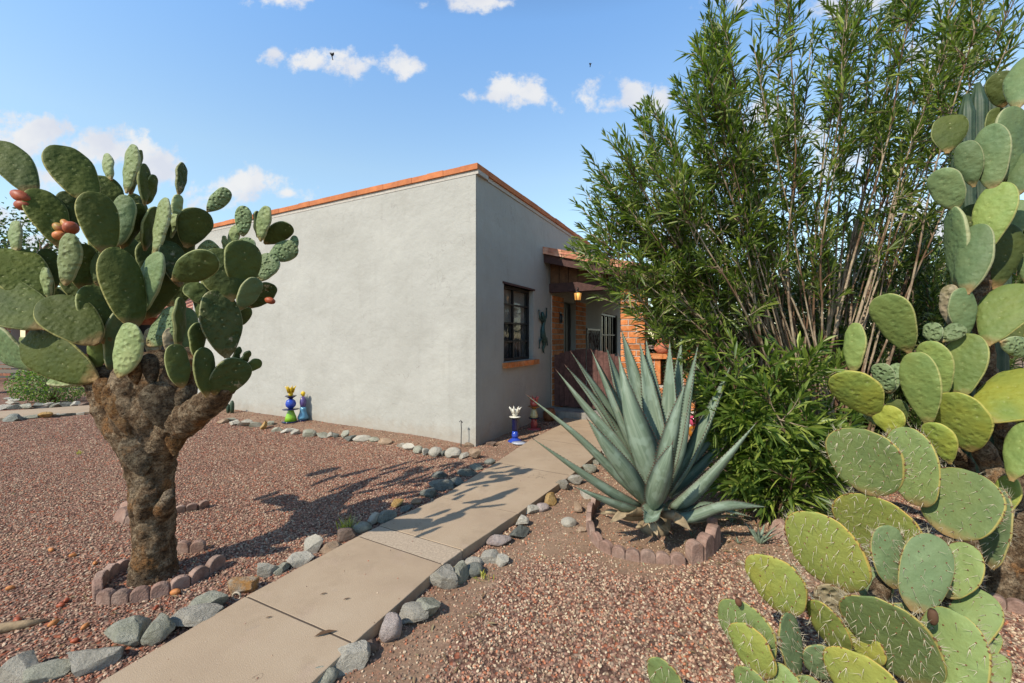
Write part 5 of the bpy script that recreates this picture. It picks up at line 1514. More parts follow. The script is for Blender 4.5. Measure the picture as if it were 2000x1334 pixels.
# third: shaded shrub behind the tall prickly pear
rnd = random.Random(13)
TB3 = P(1790, 660, 4.7); TB3.z = gz(TB3.x, TB3.y)
thr = empty("oleander_shrub", TB3, "dark shaded oleander filling the space behind the tall prickly pear", "shrub")
tg = [(P(rnd.uniform(1620, 2080), rnd.uniform(430, 900), 4.7 + rnd.uniform(-.6, .7)), 1.0) for k in range(52)] + [(P(rnd.uniform(1430, 1700), rnd.uniform(500, 800), 5.1 + rnd.uniform(-.3, .6)), 1.0) for k in range(34)]
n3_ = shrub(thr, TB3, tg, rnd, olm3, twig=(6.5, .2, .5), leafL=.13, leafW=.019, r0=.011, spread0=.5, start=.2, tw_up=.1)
# fourth: behind the garden wall
rnd = random.Random(14)
FB = P(1400, 660, 6.0); FB.z = gz(FB.x, FB.y)
fth = empty("oleander_shrub", FB, "dark bushy shrub in front of the low brick garden wall, behind the agave", "shrub")
tg = [(P(rnd.uniform(1345, 1560), rnd.uniform(560, 780), 6.0 + rnd.uniform(-.5, .4)), 1.0) for k in range(36)]
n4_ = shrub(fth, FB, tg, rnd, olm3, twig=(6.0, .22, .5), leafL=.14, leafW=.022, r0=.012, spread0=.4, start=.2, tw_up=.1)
rnd = random.Random(18)
FB = P(1560, 660, 7.6); FB.z = gz(FB.x, FB.y)
bk = empty("oleander_shrub", FB, "dense dark hedge shrub behind the low brick garden wall", "shrub")
tg = [(P(rnd.uniform(1290, 2060), rnd.uniform(500, 740), 8.0 + rnd.uniform(-.6, .8)), 1.0) for k in range(56)] + [(P(rnd.uniform(1480, 2060), rnd.uniform(410, 560), 8.2 + rnd.uniform(-.4, .8)), 1.0) for k in range(34)] + [(P(rnd.uniform(1235, 1320), rnd.uniform(560, 720), 9.2), 1.3) for k in range(16)]
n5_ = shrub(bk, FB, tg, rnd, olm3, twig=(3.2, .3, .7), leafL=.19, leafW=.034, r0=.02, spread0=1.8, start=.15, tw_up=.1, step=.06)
print("leaves", n1_, n2_, n3_, n4_, n5_)
# dry twigs over the soil under the oleander
rnd = random.Random(15)
mb = MB()
for k in range(26):
    p = GG(rnd.uniform(1380, 1640), rnd.uniform(930, 1010)); d = Vector((rnd.uniform(-1, 1), rnd.uniform(-.5, .5), 0)).normalized()
    mb.tube([p, p + d * .12 + Zv * .015, p + d * rnd.uniform(.2, .35) + Zv * .01], [.004, .003, .002], 5)
setp(mb.build("dry_twigs", stemm), "scattered dry twigs on the soil below the oleanders", kind='stuff')

lv = Leaves(44); rnd = random.Random(44)
lroot = GG(1500, 980)
for k in range(900):
    if k < 600: p = GG(max(900, min(1950, rnd.gauss(1450, 130))), max(900, rnd.gauss(1010, 55)))
    else: p = GG(rnd.uniform(0, 1500), rnd.uniform(900, 1330))
    s_, _a, _b = walk_side(p.x, p.y)
    if -.03 < s_ < 1.03: continue
    lv.add(p + Zv * rnd.uniform(.008, .02), Vector((rnd.gauss(0, 1), rnd.gauss(0, 1), rnd.gauss(0, .15))), Vector((rnd.gauss(0, .3), rnd.gauss(0, .3), 1)), rnd.uniform(.02, .075), rnd.uniform(.006, .012))
e = setp(lv.build("leaf_litter", leaf_mat("dry fallen leaves", (.16, .10, .05), (.28, .19, .10), (.42, .33, .19)), empty("litter_root")), "scattered dry narrow leaves lying on gravel and soil", kind='stuff')
lr_ = e.parent; mw_ = WM(e); e.parent = None; e.matrix_basis = mw_; bpy.data.objects.remove(lr_)
# round bush at far left, distant trees and neighbours
rnd = random.Random(16)
bb = GG(72, 790)
bush = empty("round_bush", bb, "small round bright green bush beyond the cactus at the left edge", "bush")
lv = Leaves(3); mb = MB()
cx, cy = bb.x, bb.y + .35
for k in range(4200):
    v = rv(rnd).normalized(); rr = rnd.uniform(.72, 1.0) if rnd.random() < .8 else rnd.uniform(.3, .7)
    p = Vector((cx + v.x * .95 * rr, cy + v.y * .6 * rr, bb.z + .46 + v.z * .48 * rr * (1 + .12 * math.sin(v.x * 7))))
    if p.z < bb.z + .03: continue
    lv.add(p, v + rv(rnd, .6), v + rv(rnd, .5), rnd.uniform(.035, .06), rnd.uniform(.022, .034))
for k in range(16):
    v = Vector((rnd.uniform(-.6, .6), rnd.uniform(-.4, .4), .7)); mb.tube([Vector((cx, cy, bb.z - .03)), Vector((cx, cy, bb.z)) + v * .6, Vector((cx, cy, bb.z)) + v], [.012, .008, .004], 5)
mb.build("branches", stemm, bush); lv.build("foliage", leaf_mat("bush leaf", (.07, .13, .03), (.13, .21, .045), (.26, .33, .08)), bush)

def tree(x, y, h, cr, label, seed, m, leaf=.22, n=5200, trunkh=.35):
    rnd = random.Random(seed); b0 = Vector((x, y, gz(x, y)))
    e = empty("tree", b0, label, "tree", "trees standing beyond the yard")
    mb = MB(); lv = Leaves(seed)
    mb.tube([b0 - Zv * .1, b0 + Zv * h * trunkh * .5 + rv(rnd, .05), b0 + Zv * h * trunkh], [h * .035, h * .028, h * .024], 9)
    tips = []
    for k in range(13):
        a = k * 2.4; el = rnd.uniform(.35, 1.3)
        d = Vector((math.cos(a) * math.cos(el), math.sin(a) * math.cos(el), math.sin(el)))
        p0 = b0 + Zv * h * trunkh * rnd.uniform(.8, 1); L = cr * rnd.uniform(.75, 1.1)
        q = p0 + d * L * .5 + rv(rnd, .12); r_ = p0 + Vector((d.x * L, d.y * L, d.z * (h * (1 - trunkh)) * .85)) 
        mb.tube([p0, q, r_], [h * .014, h * .009, h * .004], 6); tips += [q, r_, q.lerp(r_, .5)]
        for j in range(4):
            s_ = q.lerp(r_, rnd.random()); u = s_ + rv(rnd, cr * .22); mb.tube([s_, u], [h * .005, h * .002], 5); tips.append(u)
    mb.build("trunk", stemm, e)
    for k in range(n):
        c = tips[rnd.randrange(len(tips))]; v = rv(rnd, 1).normalized()
        p = c + v * cr * .24 * rnd.random() ** .4
        lv.add(p, v + rv(rnd, .7), v + rv(rnd, .6), leaf * rnd.uniform(.6, 1.2), leaf * .42)
    lv.build("crown", m, e)
tree(-20.5, 15.5, 8.0, 3.5, "dark shaded tree with its branch tips entering the left edge of the sky", 21, olm3, .2, 5200, .35)
tree(13.5, 12.0, 5.2, 2.6, "rounded green tree beyond the porch, behind the oleanders", 22, olm, .2, 4000)
tree(19, 15, 6.0, 3.2, "broad green tree at far right beyond the prickly pears", 23, olm3, .2, 4000)
tree(-26, 27, 5.0, 2.8, "low distant tree at far left beyond the side walk", 24, olm3, .24, 2600)
tree(5.0, 26, 4.6, 2.6, "distant tree hidden behind the porch roof", 25, olm, .24, 2000)

# neighbour house glimpsed behind the cactus
nb = empty("neighbour_house", (-16.5, 16.5, 0), "low brick neighbour house with a red tile roof, glimpsed through the tree cactus", "house")
def NB(a, c, z): return Vector((-20.5, 15.6, 0)) + Vector((.96, .26, 0)) * a + Vector((-.26, .96, 0)) * c + Zv * z
def nbox(name, a, c, z, da, dc, dz, m, par=nb):
    mb = MB(); o_ = NB(a, c, z); mb.box(o_, NB(a + da, c, z) - o_, NB(a, c + dc, z) - o_, Zv * dz); return mb.build(name, m, par)
nbr = mat("neighbour brick", (.36, .15, .085), .9, var=.35, vscale=6, coords='World')
nbox("wall", 1.2, .5, 0, 8.6, 6, 2.5, nbr)
for k in range(3):
    w_ = nbox("window", 2.4 + k * 2.6, .46, .9, 1.2, .06, 1.2, black)
    nbox("pane", 2.46 + k * 2.6, .44, .96, 1.08, .02, 1.08, darkglass, w_)
mb = MB()
for i in range(34):
    a0 = .5 + i * .3
    mb.tube([NB(a0, -.6, 2.45), NB(a0, 3.2, 3.5)], .12, 8, 0)
mb.box(NB(.4, -.5, 2.40), NB(10.6, -.5, 2.4) - NB(.4, -.5, 2.4), NB(.4, 3.2, 3.42) - NB(.4, -.5, 2.40), Zv * .07)
mb.build("roof", tilem, nb)
for k in range(3):
    mb = MB(); brickwall(mb, NB(1.0 + k * 3.6, -.4, 0), Vector((.96, .26, 0)), Vector((.26, -.96, 0)), .4, .0, 2.4); mb.box(NB(1.01 + k * 3.6, -.39, 0), Vector((.37, .1, 0)), Vector((-.1, .37, 0)), Zv * 2.4, 1)
    mb.build("porch_pillar", [nbr, mortar], nb)
# dark bench in the shade at the far left
bn = GG(-20, 772); bn.z = 0
bch = empty("garden_bench", bn, "dark slatted garden bench in shade at the far left edge, beside the round bush", "bench")
mb = MB()
for k in range(3): mb.box(bn + Vector((-1.0, .1 + k * .13, .43)), (2.0, 0, 0), (0, .1, 0), (0, 0, .035))
mb.build("seat", mat("dark painted slats", (.10, .085, .07), .6), bch)
mb = MB()
for k in range(3): mb.box(bn + Vector((-1.0, .50, .55 + k * .13)), (2.0, 0, 0), (0, .03, 0), (0, 0, .09))
mb.build("backrest", mat("grey slats", (.20, .17, .13), .6), bch)
for x_ in (-.95, .9):
    for y_ in (.08, .48):
        mb = MB(); mb.box(bn + Vector((x_, y_, -.05)), (.06, 0, 0), (0, .05, 0), (0, 0, .48 if y_ < .3 else .98)); mb.build("leg", black, bch)

# ------------------------------------------------------------------ rocks
def stone_mat(name, c1, c2, vein, objv=.18):
    m, t, b = bare(name)
    b.inputs['Roughness'].default_value = .85; b.inputs['Specular IOR Level'].default_value = .25
    oc_ = N(t, 'ShaderNodeTexCoord').outputs['Object']; oi = N(t, 'ShaderNodeObjectInfo')
    ad = N(t, 'ShaderNodeVectorMath', operation='ADD'); t.links.new(oc_, ad.inputs[0])
    s2 = N(t, 'ShaderNodeVectorMath', operation='SCALE'); t.links.new(oi.outputs['Location'], s2.inputs[0]); s2.inputs['Scale'].default_value = 9
    t.links.new(s2.outputs[0], ad.inputs[1]); o2 = ad.outputs[0]
    c = mixc(t, mrange(t, noise(t, o2, 9, 7, .65), .38, .62), c1, c2)
    c = mixc(t, mrange(t, noise(t, o2, 30, 8, .8), .56, .70, 0, .7), c, vein)
    c = mixc(t, mrange(t, noise(t, o2, 80, 5, .7), .56, .66, 0, .5), c, tuple(x * .35 for x in c1))
    vm = N(t, 'ShaderNodeVectorMath', operation='SCALE'); t.links.new(c, vm.inputs[0]); t.links.new(mrange(t, oi.outputs['Random'], 0, 1, 1 - objv, 1 + objv), vm.inputs['Scale'])
    t.links.new(vm.outputs[0], b.inputs['Base Color'])
    bumpn(t, noise(t, o2, 26, 11, .75), 1.0, .04, b)
    return m
RM = {'g': (stone_mat("grey green stone", (.32, .315, .235), (.45, .43, .34), (.42, .42, .37)), 'grey green'),
      'w': (stone_mat("pale stone", (.46, .42, .34), (.56, .51, .42), (.27, .25, .21)), 'pale grey'),
      'd': (stone_mat("dark slate stone", (.16, .165, .14), (.26, .26, .22), (.30, .31, .29)), 'dark slate'),
      't': (stone_mat("tan stone", (.40, .27, .17), (.50, .36, .25), (.28, .17, .1)), 'tan'),
      'o': (stone_mat("ochre stone", (.42, .24, .07), (.50, .33, .14), (.28, .15, .05)), 'ochre'),
      'p': (stone_mat("pinkish stone", (.46, .36, .32), (.56, .47, .42), (.36, .27, .24)), 'pinkish'),
      'n': (stone_mat("brown stone", (.22, .15, .11), (.30, .21, .16), (.40, .30, .24)), 'brown'),
      'r': (stone_mat("rust streaked stone", (.36, .36, .31), (.44, .22, .07), (.48, .46, .40)), 'rust streaked')}
def rock(px, py, w, h, c, shape='a', seed=0, label='', group=None, dep=None, yaw=None):
    """px,py = bottom centre in photo pixels, w,h = size in photo pixels"""
    rnd = random.Random(seed * 7 + 3)
    w *= 1.12; h *= 1.08; p = GG(px, py); wx = w * p.y / F
    hz = h * p.y / F * (.80 if h < w else .9)
    bm = bmesh.new(); bmesh.ops.create_icosphere(bm, subdivisions=4 if w > 40 else 3, radius=1)
    planes = []
    for k in range(11 if shape == 'a' else 6):
        n = Vector((rnd.gauss(0, 1), rnd.gauss(0, 1), rnd.gauss(0, .9))).normalized()
        planes.append((n, rnd.uniform(.34, .80) if shape == 'a' else rnd.uniform(.72, .95)))
    for v in bm.verts:
        q = v.co.copy()
        for n, d in planes:
            s_ = q.dot(n)
            if s_ > d: q -= n * (s_ - d) * .97
        q *= 1 + (.07 if shape == 'a' else .03) * mnoise.fractal(q * 2.6 + Vector((seed, 0, 0)), 1, 2, 4)
        v.co = q
    mx = Vector([max(abs(v.co[i]) for v in bm.verts) for i in range(3)])
    dp = dep or min(wx, max(hz * 1.3, wx * .62))
    Rz = Matrix.Rotation(yaw if yaw is not None else rnd.uniform(-.5, .9), 3, 'Z')
    sc = Vector((wx / 2 / mx.x, dp / 2 / mx.y, hz / 2 / mx.z))
    for v in bm.verts:
        q = Vector((v.co.x * sc.x, v.co.y * sc.y, v.co.z * sc.z)); v.co = Rz @ q + Vector((0, 0, hz * .30))
    me = bpy.data.meshes.new("rock"); bm.to_mesh(me); bm.free()
    me.polygons.foreach_set('use_smooth', [True] * len(me.polygons))
    me.set_sharp_from_angle(angle=R(16 if shape == 'a' else 30))
    o = link("rock", me, RM[c][0], None, Matrix.Translation(p + Vector((0, dp * .38, 0))))
    setp(o, label, "rock", group)
    return o
LEFT = [  # near to far along the left edge of the walk
    (15, 1345, 70, 62, 'w', 'a'), (62, 1338, 82, 52, 'g', 'a'), (112, 1318, 50, 34, 'g', 'a'), (150, 1322, 92, 56, 'w', 'a'), (222, 1272, 78, 78, 'g', 'a'), (292, 1262, 54, 62, 'g', 'a'), (356, 1236, 92, 44, 'w', 'a'),
    (396, 1202, 62, 46, 'g', 'a'), (470, 1168, 66, 52, 'r', 'a'), (516, 1132, 42, 36, 'w', 'a'), (546, 1122, 34, 26, 'g', 'a'), (577, 1108, 50, 32, 'w', 'a'), (606, 1082, 34, 38, 'w', 'a'), (642, 1080, 40, 30, 't', 'a'),
    (668, 1062, 38, 32, 'n', 'a'), (703, 1043, 34, 26, 'g', 'r'), (726, 1028, 24, 26, 'w', 'a'), (752, 1022, 38, 28, 'd', 'a'), (772, 992, 26, 20, 'o', 'a'), (792, 1000, 26, 18, 'd', 'a'), (814, 988, 24, 18, 't', 'a'),
    (838, 974, 36, 24, 'd', 'a'), (862, 958, 52, 26, 'd', 'a'), (890, 950, 30, 22, 'd', 'a'), (912, 932, 36, 22, 'd', 'a'), (932, 920, 30, 18, 'g', 'a'), (954, 909, 26, 15, 'd', 'a'), (855, 935, 34, 18, 'd', 'a')]
ROW = [  # along the sunlit wall, from the corner outwards
    (960, 872, 20, 10, 'n', 'a'), (928, 898, 24, 20, 't', 'a'), (904, 897, 20, 16, 'w', 'a'), (884, 896, 32, 22, 'w', 'r'), (866, 892, 14, 12, 'd', 'a'), (849, 893, 26, 20, 'w', 'r'), (829, 891, 16, 14, 'w', 'a'), (815, 887, 18, 15, 'g', 'r'), (798, 882, 28, 18, 'w', 'a'), (783, 875, 18, 13, 'w', 'a'),
    (750, 869, 28, 14, 't', 'r'), (729, 864, 20, 11, 'g', 'r'), (704, 863, 34, 13, 'w', 'r'), (684, 862, 24, 13, 'd', 'a'), (672, 857, 16, 17, 'g', 'a'), (655, 856, 14, 12, 'd', 'a'), (643, 855, 15, 12, 'w', 'a'), (625, 857, 26, 15, 'g', 'a'), (599, 854, 30, 16, 'g', 'r'),
    (578, 849, 22, 11, 'w', 'a'), (560, 846, 26, 10, 'w', 'a'), (536, 844, 28, 14, 'g', 'a'), (513, 840, 14, 18, 'o', 'a'), (523, 832, 22, 12, 'g', 'a'), (496, 836, 24, 13, 'g', 'a'), (474, 834, 34, 17, 'w', 'a'), (454, 832, 20, 13, 'w', 'a'), (448, 824, 22, 12, 'g', 'a'), (428, 828, 22, 11, 't', 'a'), (915, 874, 22, 10, 't', 'a')]
RIGHT = [  # near to far along the right edge
    (612, 1352, 66, 44, 'g', 'r'), (668, 1318, 80, 60, 'w', 'a'), (716, 1280, 48, 32, 'n', 'a'), (758, 1256, 40, 58, 'p', 'r'), (803, 1222, 58, 46, 'w', 'a'), (832, 1212, 52, 48, 'g', 'a'), (864, 1152, 66, 56, 'w', 'a'), (893, 1140, 42, 44, 'g', 'a'),
    (925, 1128, 34, 30, 'd', 'r'), (924, 1110, 34, 24, 'w', 'r'), (955, 1102, 48, 36, 'w', 'a'), (980, 1108, 26, 28, 'w', 'a'), (974, 1068, 46, 26, 'p', 'r'), (1012, 1054, 46, 34, 'd', 'a'), (1022, 1030, 34, 28, 'w', 'a'), (1040, 1006, 32, 22, 'w', 'a'),
    (1058, 1000, 30, 20, 'p', 'r'), (1078, 988, 34, 30, 'o', 'a'), (1101, 960, 28, 32, 'w', 'a'), (1124, 950, 40, 26, 'w', 'a'), (1150, 925, 34, 22, 'g', 'a'), (1168, 908, 26, 18, 'g', 'a'), (1186, 890, 30, 18, 'w', 'a')]
LOOSE = [(1112, 1030, 28, 22, 'w', 'r', "pale grey rounded rock on the bare soil left of the agave ring"), (1130, 1002, 26, 26, 't', 'a', "tan rock on the soil touching the agave ring's left side"),
         (1148, 975, 24, 26, 'w', 'a', "pale grey rock at the back left of the agave ring"), (1500, 1010, 30, 24, 'n', 'a', "brown rock under the low oleander, right of the agave"),
         (1135, 1040, 20, 12, 't', 'a', "small tan rock in front of the agave ring's left side"), (1560, 1000, 24, 16, 'n', 'a', "brown rock in shade between low oleander and spiny cactus")]
ordn = ["1st", "2nd", "3rd"] + ["%dth" % i for i in range(4, 40)]
for i, (x_, y_, w_, h_, c_, s_) in enumerate(LEFT):
    sz = "large" if w_ > 60 else ("small" if w_ < 30 else "medium")
    rock(x_, y_, w_, h_, c_, s_, 10 + i, "%s %s %s rock, %s from the near end, walk's left edge" % (sz, RM[c_][1], 'rounded' if s_ == 'r' else 'angular', ordn[i]), "rocks lining the left edge of the front walk", yaw=.35)
for i, (x_, y_, w_, h_, c_, s_) in enumerate(RIGHT):
    sz = "large" if w_ > 50 else ("small" if w_ < 30 else "medium")
    rock(x_, y_, w_, h_, c_, s_, 60 + i, "%s %s %s rock, %s from the near end, walk's right edge" % (sz, RM[c_][1], 'rounded' if s_ == 'r' else 'angular', ordn[i]), "rocks lining the right edge of the front walk", yaw=.3)
for i, (x_, y_, w_, h_, c_, s_) in enumerate(ROW):
    rock(x_, y_, w_, h_ * 1.25, c_, s_, 110 + i, "%s %s rock, %s from the house corner in the row by the sunlit wall" % (RM[c_][1], 'rounded' if s_ == 'r' else 'angular', ordn[i]), "rock row below the sunlit wall")
for i, (x_, y_, w_, h_, c_, s_, lb) in enumerate(LOOSE):
    rock(x_, y_, w_, h_, c_, s_, 170 + i, lb, "loose rocks around the agave")
for i, (x_, y_, w_, h_, c_) in enumerate([(14, 824, 44, 18, 'd'), (46, 819, 30, 9, 'g'), (83, 817, 26, 14, 'o'), (105, 814, 13, 9, 'w'), (128, 813, 24, 8, 'd'), (156, 811, 16, 8, 'w')]):
    rock(x_, y_, w_, h_ * 1.2, c_, 'a', 190 + i, "%s flat rock, %s from the left, along the near side of the side walk" % (RM[c_][1], ordn[i]), "rocks on the near side of the side walk")
for i in range(9):
    x_ = 4 + i * 20; y_ = 801 - i * .9
    rock(x_, y_, 24, 15, 'wdgdwgdwn'[i], 'a', 200 + i, "%s rock, %s from the left in the shaded row under the round bush" % (RM['wdgdwgdwn'[i]][1], ordn[i]), "shaded rocks beyond the side walk")
for i, (x_, y_) in enumerate([(10, 782), (28, 784), (16, 790)]):
    rock(x_, y_, 26, 8, 'w', 'a', 215 + i, ["flat pale rock left of the round bush, the farthest of three", "flat pale rock touching the left side of the round bush", "flat pale rock left of the round bush, the nearest of three"][i], "flat pale rocks by the round bush")

# ------------------------------------------------------------------ scalloped concrete edging
edgm = mat("pinkish concrete edging", (.27, .165, .125), .95, var=.4, vscale=12, bump=.7, bscale=90, col2=(.33, .225, .175), c2scale=5, objv=.12, coords='World')
def edging(pts, label, group, h=.055, th=.045, tilt=0.0, sc=.115):
    """a strip of scallops following ground points (one curved concrete unit)"""
    P_ = [Vector(p) for p in pts]
    mb = MB()
    for a, c in zip(P_, P_[1:]):
        d = (c - a); L = d.length; d.normalize(); n_ = Vector((-d.y, d.x, 0))
        prof = [(0, -.06)] + [(L / 2 - L / 2 * math.cos(math.pi * k / 8), h - .012 + math.sin(math.pi * k / 8) * L * .40) for k in range(9)] + [(L, -.06)]
        m_ = len(prof)
        def pt(x, z, s_): 
            return a + d * x + n_ * (s_ * th / 2) + Zv * z + n_ * (tilt * z)
        vs = [pt(x, z, -1) for x, z in prof] + [pt(x, z, 1) for x, z in prof]
        fs = [tuple(range(m_)), tuple(reversed(range(m_, 2 * m_)))] + [(k, m_ + k, m_ + (k + 1) % m_, (k + 1) % m_) for k in range(m_)]
        mb.add(vs, fs, 0, False)
    o = mb.build("edging_block", edgm, None, Matrix.Translation(P_[0]))
    bv = o.modifiers.new("soft", 'BEVEL'); bv.width = .007; bv.segments = 2; bv.limit_method = 'ANGLE'
    return setp(o, label, "edging block", group)
def gp(l): return [GG(x, y) for x, y in l]
g1_ = "scalloped edging around the tree cactus"
edging(gp([(252, 1108), (228, 1118), (206, 1134), (189, 1154), (192, 1172)]), "curved scalloped edging block on the left side of the tree cactus trunk", g1_)
edging(gp([(194, 1176), (222, 1178), (255, 1176), (294, 1168)]), "scalloped edging block at the front left of the tree cactus trunk", g1_)
edging(gp([(294, 1168), (332, 1158), (370, 1143)]), "scalloped edging block directly in front of the tree cactus trunk", g1_)
edging(gp([(370, 1143), (404, 1124), (436, 1103)]), "scalloped edging block at the front right of the tree cactus trunk", g1_)
edging(gp([(342, 1080), (372, 1079), (402, 1074)]), "short scalloped edging block in the shadow behind the tree cactus trunk, to its right", g1_)
g2_ = "loose scalloped edging pieces on the gravel behind the tree cactus"
edging(gp([(344, 1002), (364, 999), (386, 995), (406, 989)]), "leaning scalloped edging piece on the gravel right of the trunk, behind it", g2_, tilt=-.4)
edging(gp([(226, 1014), (246, 1022), (262, 1022)]), "scalloped edging piece on the gravel left of the trunk, behind it", g2_, tilt=.3)
edging(gp([(236, 998), (254, 1001)]), "small scalloped edging piece farthest left behind the tree cactus trunk", g2_, tilt=.2)
g3_ = "scalloped edging ring around the agave"
edging(gp([(1168, 985), (1157, 1000), (1150, 1018), (1150, 1036)]), "curved scalloped edging block on the left of the agave", g3_)
edging(gp([(1150, 1036), (1158, 1056), (1174, 1072), (1196, 1084)]), "curved scalloped edging block at the front left of the agave", g3_)
edging(gp([(1196, 1084), (1222, 1091), (1250, 1096), (1280, 1098)]), "scalloped edging block directly in front of the agave", g3_)
edging(gp([(1280, 1098), (1308, 1100), (1338, 1102)]), "sunken scalloped edging block at the front right of the agave", g3_, h=.05)
edging(gp([(1344, 1098), (1368, 1094), (1386, 1080), (1398, 1062)]), "upright thick scalloped edging block at the right of the agave ring", g3_, h=.12, th=.075)
edging(gp([(1384, 1040), (1398, 1036)]), "short scalloped edging block in shade at the back right of the agave ring", g3_, h=.10)
g4_ = "broken scalloped edging by the young agaves"
edging(gp([(1504, 1040), (1522, 1050), (1540, 1060)]), "tilted scalloped edging block between the young agave and the spiny prickly pear", g4_, tilt=.5, h=.1)
edging(gp([(1930, 1180), (1965, 1190), (2005, 1200)]), "scalloped edging block on the soil at the right edge behind the spiny cactus", g4_)

# ------------------------------------------------------------------ small things
for i, (x_, y_, r_, lb) in enumerate([(342, 1162, 10, "bright orange fallen fruit in front of the tree cactus edging"), (104, 1222, 9, "orange fallen fruit on the gravel left of the near rocks"), (34, 1216, 9, "reddish fallen fruit on the gravel near the left edge"),
                                  (20, 1152, 7, "small yellow fallen fruit on the gravel at the left edge"), (130, 1176, 7, "dark red fallen fruit left of the tree cactus edging"), (118, 1186, 7, "orange fallen fruit just in front of the dark red one"), (166, 1228, 8, "yellowish fallen fruit behind the tall grey green rock"),
                                  (100, 1077, 6, "small fallen fruit on the gravel left of the tree cactus, the farthest of them"), (142, 1088, 6, "small orange fallen fruit left of the tree cactus ring"), (186, 1103, 6, "small orange fallen fruit touching the left of the tree cactus ring"),
                                  (146, 1255, 7, "red fallen fruit beside the near rocks of the walk"), (305, 1190, 6, "small red fallen fruit between edging and walk rocks")]):
    p = GG(x_, y_); rr = r_ * .72 * p.y / F
    a_ = i * 1.3; d = Vector((math.cos(a_), math.sin(a_), .15)) * rr * 1.25
    o = fruit(None, p - d + Zv * rr * .8, p + d + Zv * rr * .8, rr * .85, fruitr if 'red' in lb else mat("fallen fruit", (.48, .19, .06), .6, var=.4, vscale=30), name="fallen_fruit")
    setp(o, lb, "fruit", "fallen fruit on the gravel")
def tuft(px, py, h, label, m, seed, n=40):
    rnd = random.Random(seed); c = GG(px, py); lv = Leaves(seed)
    e = empty("grass_tuft", c, label, "grass tuft")
    for k in range(n):
        d = Vector((rnd.gauss(0, .45), rnd.gauss(0, .45), 1)); lv.add(c + Vector((rnd.gauss(0, .02), rnd.gauss(0, .02), 0)), d, rv(rnd), h * rnd.uniform(.5, 1), .006)
    lv.build("blades", m, e)
ylm = leaf_mat("yellow grass", (.35, .36, .05), (.45, .42, .06), (.50, .46, .12)); dryg = leaf_mat("dry grass", (.25, .22, .16), (.32, .28, .2), (.38, .34, .26))
tuft(676, 1040, .17, "yellow green weed tuft in the shadow edge beside the walk's left rocks", ylm, 1)
tuft(687, 1034, .16, "dry grey grass tuft just right of the yellow weed tuft", dryg, 2)
tuft(945, 1130, .10, "tiny yellow weed beside the dark rounded rock right of the walk", ylm, 3, 20)
tuft(153, 888, .09, "lone yellow weed on the gravel left of the cactus trunk", ylm, 4, 16)
tuft(750, 1036, .09, "thin yellow weed between dark rocks at the walk's left edge", ylm, 5, 18)
# tiny potted style cactus at the left wall end
c = GG(449, 806)
e = empty("small_cactus", c, "tiny dark two stemmed cactus at the foot of the sunlit wall, left end", "cactus")
for (dx, h_, r_) in ((-.035, .20, .035), (.045, .27, .04)):
    mb = MB(); mb.lathe(c + Vector((dx, 0, -.02)), [(r_ * .7, 0), (r_, h_ * .4), (r_, h_ * .75), (r_ * .6, h_ * .95), (.004, h_)], 14); mb.build("stem", colm, e)
# dead leaves on the walk
for i, (x_, y_, l_, lb) in enumerate([(636, 1238, .055, "curled brown leaf lying on the joint of the near walk slab"), (632, 1160, .02, "small brown leaf in the middle of the walk, the left of two"), (677, 1170, .02, "small brown leaf in the middle of the walk, the right of two"), (525, 1206, .018, "small brown leaf near the left edge of the near slab")]):
    c = G(x_, y_, .004); lv = None
    mb = MB(); d = Vector((.9, .4, 0)).normalized(); n_ = Vector((-d.y, d.x, 0)); w_ = l_ * .22
    prof = [(-1, .0, .12), (-.4, 1, .0), (.3, .9, .0), (1, .05, .25)]
    vs = []
    for (k, ww, z) in prof: vs += [c + d * l_ * k - n_ * w_ * ww + Zv * (l_ * .16 * ww + .001), c + d * l_ * k + Zv * .002, c + d * l_ * k + n_ * w_ * ww + Zv * (l_ * .2 * ww + .001)]
    fs = []
    for k in range(3): fs += [(k * 3, k * 3 + 1, k * 3 + 4, k * 3 + 3), (k * 3 + 1, k * 3 + 2, k * 3 + 5, k * 3 + 4)]
    mb.add(vs, fs, 0, True)
    o = mb.build("dead_leaf", mat("dead leaf", (.11, .06, .03), .8), None, Matrix.Translation(c)); setp(o, lb, "leaf", "dead leaves on the front walk")
# pipe end among the rocks
c = GG(462, 1171); mb = MB()
ring_ = [c + Vector((math.cos(a_ * math.pi / 6) * .024, -.0, .02 + math.sin(a_ * math.pi / 6) * .024)) for a_ in range(13)]
mb.tube(ring_, .006, 6); setp(mb.build("pipe_ring", mat("beige ring", (.45, .38, .28), .6)), "small beige ring leaning on the rust streaked rock at the walk edge", "ring")
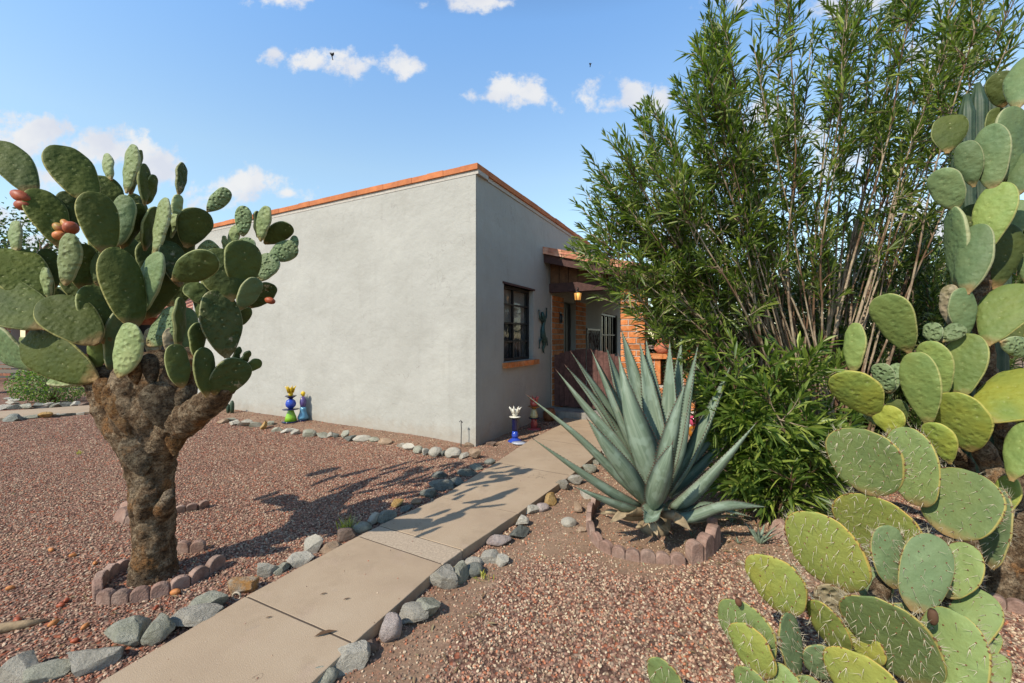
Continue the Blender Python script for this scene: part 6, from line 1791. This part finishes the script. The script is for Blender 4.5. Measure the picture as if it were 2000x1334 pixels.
# dry log at left edge
c = GG(8, 1240); mb = MB(); rnd = random.Random(9)
mb.tube([c + Vector((-.5, -.18, .02)), c + Vector((-.2, -.05, .03)), c + Vector((.04, .05, .02)), c + Vector((.12, .10, .01))], [.03, .032, .022, .006], 8)
setp(mb.build("dead_branch", mat("weathered branch", (.34, .24, .14), .9, var=.4, vscale=20, bump=.5)), "weathered dead branch on the gravel at the left edge", "branch")
# birds
for (x_, y_, s_, lb) in ((648, 108, 1.0, "small dark bird in the sky in front of the long cloud"), (1153, 126, .55, "tiny dark bird in clear sky above the right clouds")):
    c = P(x_, y_, 26); e = empty("bird", c, lb, "bird", "birds in the sky")
    bm_ = mat("dark bird", (.03, .03, .03), .8)
    mb = MB(); mb.tube([c + Vector((0, -.12, .12)) * s_, c + Vector((0, -.05, .06)) * s_, c, c + Vector((0, .10, -.12)) * s_, c + Vector((0, .16, -.2)) * s_], [.01, .035, .045, .025, .03], 8); mb.build("body", bm_, e)
    for q in (-1, 1):
        mb = MB(); w0 = c + Vector((0, -.03, .05)) * s_
        mb.add([w0, w0 + Vector((.02 * q, .1, -.08)) * s_, w0 + Vector((.11 * q, .12, .03)) * s_, w0 + Vector((.15 * q, .02, .12)) * s_, w0 + Vector((.08 * q, -.02, .09)) * s_, w0 + Vector((.06 * q, .04, .03)) * s_ + Vector((0, .01, 0))],
               [(0, 1, 5), (1, 2, 5), (2, 3, 5), (3, 4, 5), (4, 0, 5)]); mb.build("wing", bm_, e)

# ------------------------------------------------------------------ calibrate reflectances to the strong desert sun
for m_ in bpy.data.materials:
    if not m_.use_nodes: continue
    t_ = m_.node_tree
    for n_ in [n for n in t_.nodes if n.type == 'BSDF_PRINCIPLED']:
        inp = n_.inputs['Base Color']
        if inp.is_linked:
            src_ = inp.links[0].from_socket
            v_ = N(t_, 'ShaderNodeVectorMath', operation='SCALE'); v_.inputs['Scale'].default_value = .86
            t_.links.new(src_, v_.inputs[0]); t_.links.new(v_.outputs[0], inp)
        else:
            c_ = inp.default_value; inp.default_value = (c_[0] * .86, c_[1] * .86, c_[2] * .86, 1)
